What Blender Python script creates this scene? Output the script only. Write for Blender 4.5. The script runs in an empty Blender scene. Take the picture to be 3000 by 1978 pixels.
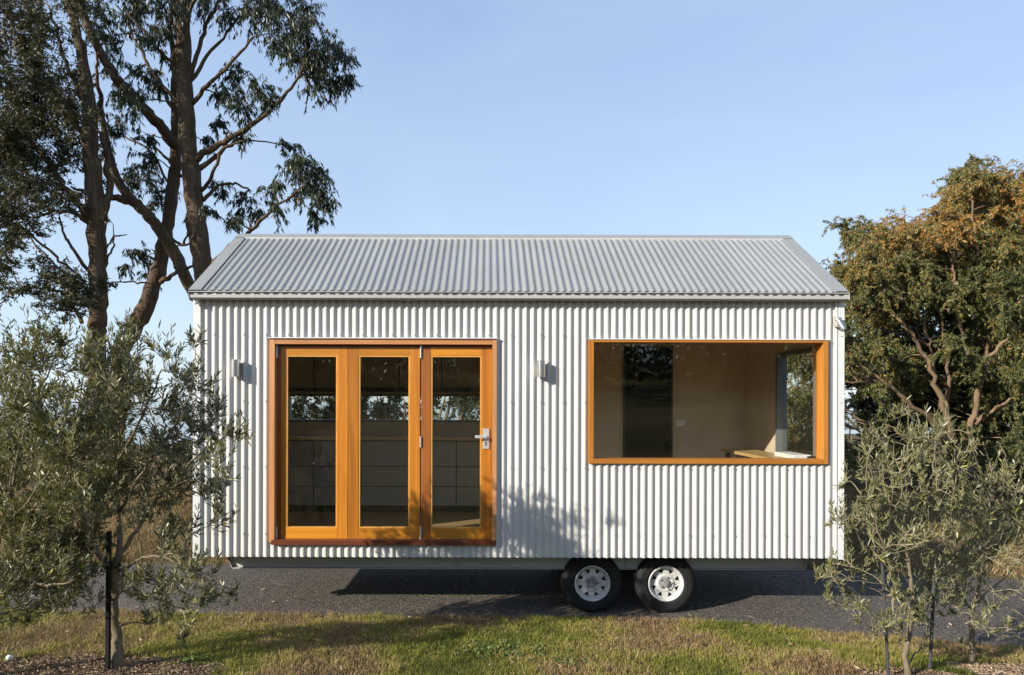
import bpy, bmesh, math, random
import numpy as np
from mathutils import Vector, Matrix

scene = bpy.context.scene
COL = scene.collection
random.seed(7)
RNG = np.random.default_rng(7)
PI = math.pi
R = math.radians

# ------------------------------------------------------------------ camera, sky, sun, exposure
F = 1881.0          # focal length in photo pixels (3000 wide)
CX, CY = 1430.0, 1178.0
CAM_Y, CAM_Z = -6.6, 2.25
cam = bpy.data.cameras.new('camera')
cam.sensor_width = 36.0
cam.lens = 36.0 * F / 3000.0
cam.shift_x = (1500 - CX) / 3000.0
cam.shift_y = (CY - 989) / 3000.0
cam.clip_start = 0.05
cam.clip_end = 6000
camo = bpy.data.objects.new('camera', cam)
COL.objects.link(camo)
camo.location = (0, CAM_Y, CAM_Z)
camo.rotation_euler = (R(90), R(-0.15), 0)
scene.camera = camo

SUN_EL, SUN_AZ = R(22.5), R(236)      # azimuth clockwise from +Y
world = bpy.data.worlds.new('World')
scene.world = world
world.use_nodes = True
wn, wl = world.node_tree.nodes, world.node_tree.links
sky = wn.new('ShaderNodeTexSky')
sky.sky_type = 'NISHITA'
sky.sun_disc = False
sky.sun_elevation = SUN_EL
sky.sun_rotation = SUN_AZ
sky.altitude = 400
sky.air_density = 1.0
sky.dust_density = 0.6
sky.ozone_density = 2.5
# thin high veil over the clear sky: paler low down, deeper blue overhead, with faint wisps
geo = wn.new('ShaderNodeTexCoord')
sep = wn.new('ShaderNodeSeparateXYZ'); wl.new(geo.outputs['Generated'], sep.inputs[0])
mp = wn.new('ShaderNodeMapping'); mp.inputs['Scale'].default_value = (1.0, 1.0, 3.5); wl.new(geo.outputs['Generated'], mp.inputs[0])
nz = wn.new('ShaderNodeTexNoise'); nz.inputs['Scale'].default_value = 2.2; nz.inputs['Detail'].default_value = 5; nz.inputs['Roughness'].default_value = 0.55; nz.inputs['Distortion'].default_value = 0.8
wl.new(mp.outputs[0], nz.inputs['Vector'])
wob = wn.new('ShaderNodeMath'); wob.operation = 'MULTIPLY_ADD'; wl.new(nz.outputs['Fac'], wob.inputs[0]); wob.inputs[1].default_value = -0.36; wl.new(sep.outputs['Z'], wob.inputs[2])
add = wn.new('ShaderNodeMath'); add.operation = 'ADD'; wl.new(wob.outputs[0], add.inputs[0]); add.inputs[1].default_value = 0.18
rp = wn.new('ShaderNodeValToRGB'); el = rp.color_ramp.elements
VEIL = [(0.0, (3.2, 3.75, 4.4)), (0.22, (2.75, 3.4, 4.35)), (0.5, (2.15, 2.85, 4.1)), (1.0, (0.8, 1.35, 2.7))]
while len(el) < 4: el.new(0.5)
for i, (p, c) in enumerate(VEIL): el[i].position = p; el[i].color = (*c, 1)
wl.new(add.outputs[0], rp.inputs[0])
mxw = wn.new('ShaderNodeMix'); mxw.data_type = 'RGBA'; mxw.inputs[0].default_value = 0.72
wl.new(sky.outputs[0], mxw.inputs[6]); wl.new(rp.outputs[0], mxw.inputs[7])
wl.new(mxw.outputs[2], wn['Background'].inputs[0])
wn['Background'].inputs[1].default_value = 0.15

sl = bpy.data.lights.new('sun', 'SUN')
sl.energy = 5.0
sl.angle = R(0.55)
sl.color = (1.0, 0.94, 0.845)
sun = bpy.data.objects.new('sun', sl)
COL.objects.link(sun)
to_sun = Vector((math.sin(SUN_AZ) * math.cos(SUN_EL), math.cos(SUN_AZ) * math.cos(SUN_EL), math.sin(SUN_EL)))
sun.rotation_euler = to_sun.to_track_quat('Z', 'Y').to_euler()

vs = scene.view_settings
vs.view_transform = 'Standard'
vs.look = 'None'
vs.gamma = 1.0
vs.use_curve_mapping = False
vs.exposure = 0.62


# ------------------------------------------------------------------ helpers
def at(px, py, d):
    """world point seen at photo pixel (px, py), d metres in front of the camera plane"""
    return np.array(((px - CX) * d / F, CAM_Y + d, CAM_Z - (py - CY) * d / F))


def X(px, y=0.0):
    return (px - CX) * (y - CAM_Y) / F


def Z(py, y=0.0):
    return CAM_Z - (py - CY) * (y - CAM_Y) / F


WL = {}


def link(o, parent=None, loc=(0, 0, 0)):
    COL.objects.link(o)
    loc = np.array(loc, float)
    WL[o.name] = loc
    if parent is not None:
        o.parent = parent
        o.location = loc - WL[parent.name]
    else:
        o.location = loc
    return o


def empty(name, loc, parent=None):
    o = bpy.data.objects.new(name, None)
    o.empty_display_size = 0.1
    return link(o, parent, loc)


def tag(o, label=None, cat=None, group=None, kind=None):
    if label: o['label'] = label
    if cat: o['category'] = cat
    if group: o['group'] = group
    if kind: o['kind'] = kind
    return o


class MB:
    """collects geometry in world coordinates, links it as one mesh object"""
    def __init__(s):
        s.v = []; s.f = []

    def box(s, x0, x1, y0, y1, z0, z1):
        n = len(s.v)
        s.v += [(x, y, z) for z in (z0, z1) for y in (y0, y1) for x in (x0, x1)]
        s.f += [tuple(n + i for i in q) for q in ((0, 2, 3, 1), (4, 5, 7, 6), (0, 1, 5, 4), (2, 6, 7, 3), (0, 4, 6, 2), (1, 3, 7, 5))]
        return s

    def quad(s, *p):
        n = len(s.v)
        s.v += [tuple(q) for q in p]
        s.f.append(tuple(range(n, n + len(p))))
        return s

    def prism(s, prof, a, b, place):
        """closed profile (u, v) swept from a to b; place(u, v, t) gives the point"""
        n = len(s.v); k = len(prof)
        s.v += [tuple(place(u, v, a)) for u, v in prof] + [tuple(place(u, v, b)) for u, v in prof]
        for i in range(k):
            j = (i + 1) % k
            s.f.append((n + i, n + j, n + k + j, n + k + i))
        s.f.append(tuple(n + i for i in range(k))[::-1])
        s.f.append(tuple(n + k + i for i in range(k)))
        return s

    def tube(s, pts, rad, n=8, cap=True):
        pts = [Vector(p) for p in pts]
        base = len(s.v)
        up = Vector((0.31, 0.95, 0.1))
        m = len(pts)
        for i, p in enumerate(pts):
            t = (pts[min(i + 1, m - 1)] - pts[max(i - 1, 0)])
            if t.length < 1e-9: t = Vector((0, 0, 1))
            t.normalize()
            a = t.cross(up)
            if a.length < 1e-3: a = t.cross(Vector((1, 0, 0)))
            a.normalize(); b = t.cross(a)
            r = rad[i] if hasattr(rad, '__len__') else rad
            for k in range(n):
                c = 2 * PI * k / n
                q = p + a * (r * math.cos(c)) + b * (r * math.sin(c))
                s.v.append((q.x, q.y, q.z))
        for i in range(m - 1):
            for k in range(n):
                k2 = (k + 1) % n
                s.f.append((base + i * n + k, base + i * n + k2, base + (i + 1) * n + k2, base + (i + 1) * n + k))
        if cap:
            s.f.append(tuple(base + k for k in range(n))[::-1])
            s.f.append(tuple(base + (m - 1) * n + k for k in range(n)))
        return s

    def lathe(s, prof, n, place, closed=False):
        """profile (r, h) turned; place(r cos, r sin, h)"""
        base = len(s.v); m = len(prof)
        for r, h in prof:
            for k in range(n):
                c = 2 * PI * k / n
                s.v.append(tuple(place(r * math.cos(c), r * math.sin(c), h)))
        for i in range(m if closed else m - 1):
            i2 = (i + 1) % m
            for k in range(n):
                k2 = (k + 1) % n
                s.f.append((base + i * n + k, base + i * n + k2, base + i2 * n + k2, base + i2 * n + k))
        return s

    def build(s, name, mat, parent=None, loc=None, smooth=False, bevel=0.0, fix=True):
        me = bpy.data.meshes.new(name)
        if loc is None:
            loc = WL[parent.name] if parent is not None else (0, 0, 0)
        L = np.array(loc, float)
        me.from_pydata([tuple(np.array(p, float) - L) for p in s.v], [], s.f)
        if fix:
            bm = bmesh.new(); bm.from_mesh(me)
            bmesh.ops.recalc_face_normals(bm, faces=bm.faces)
            bm.to_mesh(me); bm.free()
        if mat: me.materials.append(mat)
        if smooth:
            me.polygons.foreach_set('use_smooth', [True] * len(me.polygons))
            if smooth == 'auto':
                me.set_sharp_from_angle(angle=R(38))
        o = bpy.data.objects.new(name, me)
        link(o, parent, loc)
        if bevel:
            b = o.modifiers.new('bevel', 'BEVEL')
            b.width = bevel; b.segments = 2; b.limit_method = 'ANGLE'
        return o


def mesh_np(name, V, n, mat, attrs=None, parent=None, loc=None, smooth=False, polys=None):
    """V: (N*k, 3) vertices; n: vertices per face (each face its own vertices) or polys = list of index arrays with equal size"""
    if loc is None:
        loc = WL[parent.name] if parent is not None else (0, 0, 0)
    V = np.asarray(V, np.float32) - np.array(loc, np.float32)
    me = bpy.data.meshes.new(name)
    me.vertices.add(len(V)); me.vertices.foreach_set('co', V.ravel())
    if polys is None:
        polys = [np.arange(len(V)).reshape(-1, n)]
    idx = np.concatenate([p.ravel() for p in polys]).astype(np.int32)
    tot = np.concatenate([np.full(len(p), p.shape[1]) for p in polys]).astype(np.int32)
    st = np.concatenate([[0], np.cumsum(tot)[:-1]]).astype(np.int32)
    me.loops.add(len(idx)); me.loops.foreach_set('vertex_index', idx)
    me.polygons.add(len(tot)); me.polygons.foreach_set('loop_start', st)
    me.polygons.foreach_set('loop_total', tot)
    if smooth: me.polygons.foreach_set('use_smooth', np.ones(len(tot), bool))
    for k, a in (attrs or {}).items():
        at_ = me.attributes.new(k, 'FLOAT', 'POINT')
        at_.data.foreach_set('value', np.asarray(a, np.float32))
    me.update(calc_edges=True)
    if mat: me.materials.append(mat)
    o = bpy.data.objects.new(name, me)
    return link(o, parent, loc)


def unit(a):
    return a / (np.linalg.norm(a, axis=-1, keepdims=True) + 1e-9)


_lat = np.random.default_rng(3).random((256, 256))


def vnoise(x, y, f=1.0, o=0.0):
    x = np.asarray(x) * f + 37.3 + o; y = np.asarray(y) * f + 11.7 + o * 1.7
    xi = np.floor(x).astype(int); yi = np.floor(y).astype(int)
    u = x - xi; v = y - yi
    u = u * u * (3 - 2 * u); v = v * v * (3 - 2 * v)
    g = lambda a, b: _lat[a % 256, b % 256]
    return (g(xi, yi) * (1 - u) + g(xi + 1, yi) * u) * (1 - v) + (g(xi, yi + 1) * (1 - u) + g(xi + 1, yi + 1) * u) * v


def sstep(a, b, x):
    t = np.clip((np.asarray(x) - a) / (b - a), 0, 1)
    return t * t * (3 - 2 * t)


# ------------------------------------------------------------------ materials
class M:
    """thin wrapper for writing node materials"""
    def __init__(s, name):
        s.m = bpy.data.materials.new(name); s.m.use_nodes = True
        s.t = s.m.node_tree; s.n = s.t.nodes; s.l = s.t.links
        s.b = s.n['Principled BSDF']; s.out = s.n['Material Output']

    def new(s, typ, **kw):
        x = s.n.new(typ)
        for k, v in kw.items():
            if k in x.inputs: x.inputs[k].default_value = v
            else: setattr(x, k, v)
        return x

    def set(s, **kw):
        for k, v in kw.items():
            k = k.replace('_', ' ')
            s.b.inputs[k].default_value = (*v, 1) if isinstance(v, tuple) and len(v) == 3 else v
        return s

    def coord(s, scale=(1, 1, 1), kind='Object'):
        tc = s.new('ShaderNodeTexCoord'); mp = s.new('ShaderNodeMapping')
        mp.inputs['Scale'].default_value = scale
        s.l.new(tc.outputs[kind], mp.inputs[0])
        return mp.outputs[0]

    def noise(s, vec, scale, detail=4, rough=0.55, dist=0.0):
        x = s.new('ShaderNodeTexNoise')
        x.inputs['Scale'].default_value = scale; x.inputs['Detail'].default_value = detail
        x.inputs['Roughness'].default_value = rough; x.inputs['Distortion'].default_value = dist
        if vec is not None: s.l.new(vec, x.inputs['Vector'])
        return x.outputs['Fac']

    def ramp(s, fac, stops, interp='LINEAR'):
        x = s.new('ShaderNodeValToRGB'); e = x.color_ramp.elements
        x.color_ramp.interpolation = interp
        while len(e) < len(stops): e.new(0.5)
        for i, (p, c) in enumerate(stops):
            e[i].position = p; e[i].color = (*c, 1)
        s.l.new(fac, x.inputs[0])
        return x.outputs[0]

    def mix(s, fac, a, b, mode='MIX'):
        x = s.new('ShaderNodeMix', data_type='RGBA', blend_type=mode)
        for sock, v in ((x.inputs[0], fac), (x.inputs[6], a), (x.inputs[7], b)):
            if isinstance(v, bpy.types.NodeSocket): s.l.new(v, sock)
            elif isinstance(v, tuple): sock.default_value = (*v, 1)
            else: sock.default_value = v
        return x.outputs[2]

    def attr(s, name):
        x = s.new('ShaderNodeAttribute'); x.attribute_name = name
        return x.outputs['Fac']

    def math(s, op, a, b=0.0):
        x = s.new('ShaderNodeMath', operation=op)
        for i, v in enumerate((a, b)):
            if isinstance(v, bpy.types.NodeSocket): s.l.new(v, x.inputs[i])
            else: x.inputs[i].default_value = v
        return x.outputs[0]

    def color(s, sock): s.l.new(sock, s.b.inputs['Base Color']); return s

    def bump(s, h, strength=0.3, dist=0.01):
        x = s.new('ShaderNodeBump'); x.inputs['Strength'].default_value = strength; x.inputs['Distance'].default_value = dist
        s.l.new(h, x.inputs['Height']); s.l.new(x.outputs[0], s.b.inputs['Normal']); return s


def painted_metal(name, col, rough=0.4, spec=0.4, dirt=0.12, grime=0.22):
    m = M(name)
    v = m.coord()
    n1 = m.noise(v, 1.3, 5); n2 = m.noise(m.coord((6, 6, 0.5)), 3.0, 4)
    a = m.ramp(n1, [(0.3, tuple(c * (1 - dirt) for c in col)), (0.7, col)])
    b = m.mix(m.math('MULTIPLY', n2, 0.18), a, tuple(c * 0.8 for c in col))
    oi = m.new('ShaderNodeObjectInfo')
    b = m.mix(1.0, b, m.ramp(oi.outputs['Random'], [(0, (0.93, 0.93, 0.925)), (1, (1, 1, 1))]), 'MULTIPLY')
    # rain streaks and grime specks
    st = m.noise(m.coord((9, 9, 0.35)), 2.0, 6, 0.7); sp = m.noise(v, 45, 3, 0.6)
    g = m.math('MULTIPLY', m.ramp(st, [(0.55, (0, 0, 0)), (0.75, (1, 1, 1))]), grime)
    b = m.mix(g, b, tuple(c * f for c, f in zip(col, (0.62, 0.58, 0.50))))
    b = m.mix(m.math('MULTIPLY', m.ramp(sp, [(0.68, (0, 0, 0)), (0.74, (1, 1, 1))]), grime), b, tuple(c * 0.5 for c in col))
    m.bump(m.noise(v, 2.4, 2), 0.10, 0.02)
    m.color(b).set(Roughness=rough, Specular_IOR_Level=spec)
    r = m.ramp(n2, [(0.3, (rough * .85,) * 3), (0.75, (rough * 1.15,) * 3)])
    m.l.new(r, m.b.inputs['Roughness'])
    return m.m


def wall_metal():
    m = painted_metal('white_cladding_metal', (0.56, 0.545, 0.51), 0.42, 0.3, 0.07)
    return m


def metal(name, col, rough=0.3, met=0.55):
    m = M(name); m.set(Base_Color=col, Metallic=met, Roughness=rough)
    n = m.noise(m.coord((1, 1, 30)), 40, 3)
    m.l.new(m.ramp(n, [(0.2, (rough * .7,) * 3), (0.8, (rough * 1.3,) * 3)]), m.b.inputs['Roughness'])
    return m.m


def wood(name, lo, hi, axis='Z', rough=0.38, var=0.5):
    m = M(name)
    sc = {'X': (0.6, 14, 14), 'Z': (14, 14, 0.6), 'Y': (14, 0.6, 14)}[axis]
    oi = m.new('ShaderNodeObjectInfo')
    add = m.new('ShaderNodeVectorMath', operation='ADD')
    tc = m.new('ShaderNodeTexCoord'); m.l.new(tc.outputs['Object'], add.inputs[0])
    cmb = m.new('ShaderNodeCombineXYZ')
    r50 = m.math('MULTIPLY', oi.outputs['Random'], 37.0)
    for i in range(3): m.l.new(r50, cmb.inputs[i])
    m.l.new(cmb.outputs[0], add.inputs[1])
    mp = m.new('ShaderNodeMapping'); mp.inputs['Scale'].default_value = sc
    m.l.new(add.outputs[0], mp.inputs[0])
    n = m.noise(mp.outputs[0], 1.6, 7, 0.62, 0.6)
    fine = m.noise(mp.outputs[0], 9.0, 5, 0.7)
    blotch = m.noise(add.outputs[0], 4.0, 5, 0.6)
    mid = tuple((a + b) / 2 for a, b in zip(lo, hi))
    c = m.ramp(n, [(0.28, lo), (0.5, mid), (0.72, hi)])
    c = m.mix(m.math('MULTIPLY', fine, 0.5), c, tuple(x * 0.62 for x in lo))
    c = m.mix(m.math('MULTIPLY', blotch, 0.45), c, mid)
    tone = m.ramp(oi.outputs['Random'], [(0.0, (1 - 0.3 * var,) * 3), (1.0, (1.0 + 0.12 * var,) * 3)])
    c = m.mix(1.0, c, tone, 'MULTIPLY')
    m.color(c).set(Roughness=rough, Specular_IOR_Level=0.4, Coat_Weight=0.08, Coat_Roughness=0.25)
    m.bump(fine, 0.12, 0.002)
    return m.m


def glass(name, tint=(0.86, 0.9, 0.88)):
    m = M(name)
    tr = m.new('ShaderNodeBsdfTransparent'); tr.inputs[0].default_value = (*tint, 1)
    gl = m.new('ShaderNodeBsdfGlossy'); gl.inputs['Roughness'].default_value = 0.0
    gl.inputs['Color'].default_value = (0.95, 0.95, 0.95, 1)
    lw = m.new('ShaderNodeLayerWeight'); lw.inputs['Blend'].default_value = 0.5
    fres = m.math('ADD', m.math('MULTIPLY', m.math('POWER', lw.outputs['Facing'], 5.0), 0.94), 0.045)
    # faint waviness of float glass
    nz = m.noise(m.coord(), 1.2, 1)
    bp = m.new('ShaderNodeBump'); bp.inputs['Strength'].default_value = 0.02; bp.inputs['Distance'].default_value = 0.02
    m.l.new(nz, bp.inputs['Height']); m.l.new(bp.outputs[0], gl.inputs['Normal'])
    mx = m.new('ShaderNodeMixShader')
    m.l.new(fres, mx.inputs[0]); m.l.new(tr.outputs[0], mx.inputs[1]); m.l.new(gl.outputs[0], mx.inputs[2])
    m.l.new(mx.outputs[0], m.out.inputs[0])
    return m.m


def leaf_mat(name, stops, under=None, rough=0.5, trans=0.22, tcol=(0.16, 0.2, 0.03), spec=0.35):
    """leaf colour comes from the leaf's tone attribute"""
    m = M(name)
    c = m.ramp(m.attr('tone'), stops)
    if under:
        geo = m.new('ShaderNodeNewGeometry')
        c = m.mix(geo.outputs['Backfacing'], c, m.mix(0.75, c, under))
    m.color(c).set(Roughness=rough, Specular_IOR_Level=spec)
    tl = m.new('ShaderNodeBsdfTranslucent'); tl.inputs[0].default_value = (*tcol, 1)
    mx = m.new('ShaderNodeMixShader'); mx.inputs[0].default_value = trans
    m.l.new(m.b.outputs[0], mx.inputs[1]); m.l.new(tl.outputs[0], mx.inputs[2])
    m.l.new(mx.outputs[0], m.out.inputs[0])
    return m.m


def bark(name, lo, hi, scale=1.0):
    m = M(name)
    v = m.coord((7 * scale, 7 * scale, 0.9 * scale))
    n = m.noise(v, 2.2, 8, 0.65, 0.8); big = m.noise(m.coord(), 1.1 * scale, 4)
    c = m.ramp(n, [(0.3, lo), (0.52, tuple((a + b) / 2 for a, b in zip(lo, hi))), (0.75, hi)])
    c = m.mix(m.math('MULTIPLY', big, 0.5), c, tuple(x * 0.6 for x in hi))
    m.color(c).set(Roughness=0.85, Specular_IOR_Level=0.2)
    m.bump(n, 0.9, 0.03 / scale)
    return m.m


def plain(name, col, rough=0.6, spec=0.3, var=0.15, scale=8, bump=0.0):
    m = M(name)
    n = m.noise(m.coord(), scale, 5)
    m.color(m.ramp(n, [(0.3, tuple(c * (1 - var) for c in col)), (0.7, tuple(c * (1 + var) for c in col))]))
    m.set(Roughness=rough, Specular_IOR_Level=spec)
    if bump: m.bump(n, bump, 0.01)
    return m.m


MW = wall_metal()
MTRIM = painted_metal('trim_metal', (0.44, 0.425, 0.39), 0.38, 0.4)
MROOF = painted_metal('roof_metal', (0.285, 0.292, 0.285), 0.48, 0.2)
MFLASH = painted_metal('white_flashing_metal', (0.72, 0.72, 0.69), 0.4, 0.4)
MSTEEL = metal('brushed_steel', (0.66, 0.645, 0.61), 0.36)
MSTAINLESS = metal('polished_stainless', (0.62, 0.59, 0.55), 0.24, 0.92)
MGALV = painted_metal('galvanised_steel', (0.48, 0.465, 0.43), 0.42, 0.5)
MBLACK = plain('black_steel', (0.015, 0.015, 0.015), 0.5)
MWV = wood('honey_timber_upright', (0.30, 0.088, 0.009), (0.66, 0.255, 0.024), 'Z', var=0.9)
MWH = wood('honey_timber_rail', (0.40, 0.135, 0.010), (0.72, 0.300, 0.026), 'X', var=0.8)
MWRED = wood('red_timber_upright', (0.22, 0.062, 0.012), (0.44, 0.15, 0.03), 'Z', var=0.1)
MWFV = wood('pale_cedar_upright', (0.42, 0.18, 0.062), (0.68, 0.33, 0.13), 'Z', 0.5, 0.2)
MWFH = wood('pale_cedar_rail', (0.36, 0.15, 0.05), (0.60, 0.275, 0.10), 'X', 0.5, 0.2)
MSILL = wood('dark_red_timber', (0.09, 0.022, 0.010), (0.20, 0.05, 0.02), 'X', 0.4, 0.1)
MWIN = wood('window_timber', (0.30, 0.105, 0.018), (0.55, 0.22, 0.035), 'X', 0.4, 0.2)
MWINV = wood('window_timber_upright', (0.34, 0.12, 0.02), (0.62, 0.26, 0.04), 'Z', 0.4, 0.2)
MBEAD = plain('glazing_bead_timber', (0.60, 0.29, 0.06), 0.4, 0.4)
MGLASS = glass('clear_glass', (0.95, 0.96, 0.94))
MLINE = plain('plywood_lining', (0.62, 0.50, 0.365), 0.6, 0.3, 0.06, 3)
MCEIL = plain('ceiling_lining', (0.74, 0.66, 0.54), 0.6)
MFLOOR = wood('floor_timber', (0.34, 0.21, 0.10), (0.52, 0.36, 0.19), 'X', 0.4)
MDARKGLASS = M('black_gloss_glass').set(Base_Color=(0.004, 0.005, 0.006), Roughness=0.06, Specular_IOR_Level=0.12).m
MCAB = plain('cabinet_laminate', (0.34, 0.315, 0.285), 0.5, 0.4, 0.05)
MDARK = plain('dark_cabinet', (0.03, 0.032, 0.034), 0.45, 0.4)
MALU = painted_metal('grey_window_aluminium', (0.16, 0.165, 0.17), 0.35, 0.5)
MTYRE = plain('tyre_rubber', (0.014, 0.014, 0.014), 0.75, 0.3, 0.3, 20)
MRIM = painted_metal('white_rim_paint', (0.60, 0.585, 0.55), 0.4, 0.4, 0.25, 0.5)
MHUB = plain('grey_hub_metal', (0.22, 0.21, 0.20), 0.45, 0.5, 0.3, 30)
MWHITE = plain('white_plastic', (0.75, 0.74, 0.71), 0.4)
MTABLE = wood('table_timber', (0.52, 0.32, 0.12), (0.72, 0.48, 0.22), 'X', 0.35, 0.1)


# ------------------------------------------------------------------ terrain
EX = [-60, -12, -6, -2.5, 0, 1.5, 2.5, 3.3, 5, 8, 12, 20, 60]
EY = [0.6, 0.45, 0.32, 0.20, 0.14, 0.10, -0.06, -0.28, -0.75, -1.8, -3.4, -7, -30]
FXX = [-60, -8, -3, 3.5, 5, 8, 12, 20, 60]
FYY = [2.6, 2.35, 2.25, 2.15, 1.95, 1.4, 0.2, -3, -25]


def edge(x): return np.interp(x, EX, EY) + 0.05 * (vnoise(x, x * 0 + 3, 2.2) - 0.5) + 0.03 * (vnoise(x, x * 0 + 9, 9) - 0.5)


def far_edge(x): return np.interp(x, FXX, FYY) + 0.14 * (vnoise(x, x * 0 + 21, 1.6) - 0.5)


def H(x, y):
    x = np.asarray(x, float); y = np.asarray(y, float)
    e, f = edge(x), far_edge(x)
    t = np.maximum(e - y, 0)
    lim = np.minimum(t, 30)
    z = 0.8 * (1 - np.exp(-0.2375 * lim)) + 0.05 * sstep(0, .5, t) * (vnoise(x, y, 0.9) - 0.5) + 0.02 * sstep(0, .3, t) * (vnoise(x, y, 3.7) - .5)
    s = np.maximum(y - f, 0)
    rise = 0.36 * sstep(0.1, 1.9, s) + 0.05 * np.minimum(s, 6) + 0.08 * sstep(0.2, 1, s) * (vnoise(x, y, 1.3) - 0.5)
    fall = 2.4 * sstep(6.5, 26, y) * (1 - sstep(4, 12, x)) + 1.2 * sstep(10, 40, y) * sstep(4, 12, x)
    hb = np.maximum(-13 - y, 0)
    reflection_hill = 0.17 * hb * hb / (hb + 8)  # rise added unseen behind the viewer, so the glass mirrors less sky
    reflection_hill = 11 * (1 - np.exp(-reflection_hill / 11)) * (0.8 + 0.4 * vnoise(x, y, 0.05, 30))
    return z + rise - fall + reflection_hill


def axis_samples(a, b, step, outer):
    core = np.arange(a, b + 1e-6, step)
    return np.concatenate([-np.array(outer[::-1]), core, np.array(outer)]) if outer else core


xs = np.concatenate([[-1500, -500, -200, -100, -50, -30, -20, -14, -11], np.arange(-9, 10.01, 0.1), [11, 14, 20, 30, 50, 100, 200, 500, 1500]])
ys = np.concatenate([[-1500, -500, -200, -90, -50, -30, -20, -14, -11], np.arange(-9, 8.01, 0.1), [8.5, 9.2, 10, 11.5, 13.5, 16, 19, 22, 26, 32, 40, 52]])
gx, gy = np.meshgrid(xs, ys)
inroad = (gy < far_edge(gx) + 0.0) & (gy > edge(gx))
gz = H(gx, gy) - 0.03 * inroad - 0.004
nx, ny = len(xs), len(ys)
ii = (np.arange(ny - 1)[:, None] * nx + np.arange(nx - 1)[None, :]).ravel()

mg = M('soil_and_thatch')
v = mg.coord((1, 1, 1))
n1 = mg.noise(v, 1.4, 6, 0.6); n2 = mg.noise(v, 60, 4, 0.7); n3 = mg.noise(v, 9, 5)
c = mg.ramp(n1, [(0.32, (0.075, 0.062, 0.022)), (0.5, (0.11, 0.085, 0.035)), (0.68, (0.17, 0.115, 0.062))])
c = mg.mix(n2, c, mg.ramp(n3, [(0.35, (0.06, 0.045, 0.02)), (0.65, (0.24, 0.165, 0.09))]))
# pasture tone for the added, unseen hillside that the glass mirrors
sx = mg.new('ShaderNodeSeparateXYZ'); mg.l.new(v, sx.inputs[0])
far = mg.ramp(mg.math('MULTIPLY', mg.math('ADD', sx.outputs['Y'], 9.0), -0.2), [(0, (0, 0, 0)), (1, (1, 1, 1))])
pn = mg.noise(v, 0.25, 5)
c = mg.mix(far, c, mg.ramp(pn, [(0.35, (0.09, 0.085, 0.030)), (0.65, (0.20, 0.155, 0.075))]))
mg.color(c).set(Roughness=0.95, Specular_IOR_Level=0.1)
mg.bump(mg.math('ADD', n2, n3), 0.8, 0.03)
o = mesh_np('ground', np.stack([gx.ravel(), gy.ravel(), gz.ravel()], 1), 4, mg.m, polys=[np.stack([ii, ii + 1, ii + nx + 1, ii + nx], 1)], smooth=True)
tag(o, kind='structure')

# bitumen drive
rx = np.concatenate([[-60, -40, -25, -16, -12], np.arange(-10, 14.01, 0.08), [16, 20, 30, 45]])
tv = np.linspace(0, 1, 9)
RX, TV = np.meshgrid(rx, tv)
RY = edge(RX) - 0.03 + (far_edge(RX) + 0.04 - edge(RX) + 0.03) * TV
RZ = 0.006 * np.sin(TV * PI) * 0.5 + np.where((TV == 0) | (TV == 1), -0.012, 0.0)
ii = (np.arange(len(tv) - 1)[:, None] * len(rx) + np.arange(len(rx) - 1)[None, :]).ravel()
mr = M('bitumen')
v = mr.coord()
vo = mr.new('ShaderNodeTexVoronoi'); vo.inputs['Scale'].default_value = 75; mr.l.new(v, vo.inputs['Vector'])
sp = mr.new('ShaderNodeSeparateColor'); mr.l.new(vo.outputs['Color'], sp.inputs[0])
c = mr.ramp(sp.outputs[0], [(0.0, (0.038, 0.034, 0.030)), (0.55, (0.092, 0.080, 0.068)), (0.8, (0.175, 0.148, 0.118)), (1.0, (0.33, 0.27, 0.20))])
big = mr.noise(v, 0.9, 5)
trk = mr.noise(mr.coord((0.25, 2.2, 1)), 1.6, 5)
c = mr.mix(mr.math('MULTIPLY', big, 0.6), c, (0.066, 0.056, 0.047))
c = mr.mix(mr.math('MULTIPLY', mr.ramp(trk, [(0.45, (0, 0, 0)), (0.7, (1, 1, 1))]), 0.5), c, (0.105, 0.09, 0.074))
mr.color(c).set(Roughness=0.85, Specular_IOR_Level=0.25)
mr.bump(mr.math('SUBTRACT', 1.0, vo.outputs['Distance']), 0.7, 0.008)
o = mesh_np('road', np.stack([RX.ravel(), RY.ravel(), RZ.ravel()], 1), 4, mr.m, polys=[np.stack([ii, ii + 1, ii + len(rx) + 1, ii + len(rx)], 1)], smooth=True)
tag(o, kind='structure')

# water added to mirror the sky, standing in for pale gaps between the leaves
mwt = M('sky_mirror_water'); mwt.set(Base_Color=(0.02, 0.04, 0.05), Roughness=0.12, Specular_IOR_Level=0.5)
mwt.bump(mwt.noise(mwt.coord(), 0.8, 4), 0.12, 0.1)
mb = MB(); mb.quad((-2500, 48, -2.6), (2500, 48, -2.6), (2500, 4000, -2.6), (-2500, 4000, -2.6))
tag(mb.build('added_water', mwt.m), kind='structure')

# ------------------------------------------------------------------ the tiny house
HX0, HX1 = X(566), X(2473)         # outer faces of the corner flashings
WB, WT = Z(1634), 3.33             # bottom and top of the cladding
DEPTH = 2.42
house = empty('tiny_house', ((HX0 + HX1) / 2, DEPTH / 2, 0))
tag(house, 'white corrugated metal tiny house on a twin axle trailer with timber doors', 'tiny house')

PITCH = 0.0763
AMP, ROOF_AMP = 0.0108, 0.0066
CREST = X(1540.5)


def corrug(u, amp): return amp * (1 - math.tanh(1.3 * math.cos(2 * PI * (u - CREST) / PITCH)) / math.tanh(1.3))     # 0 at crest, depth behind it


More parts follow.
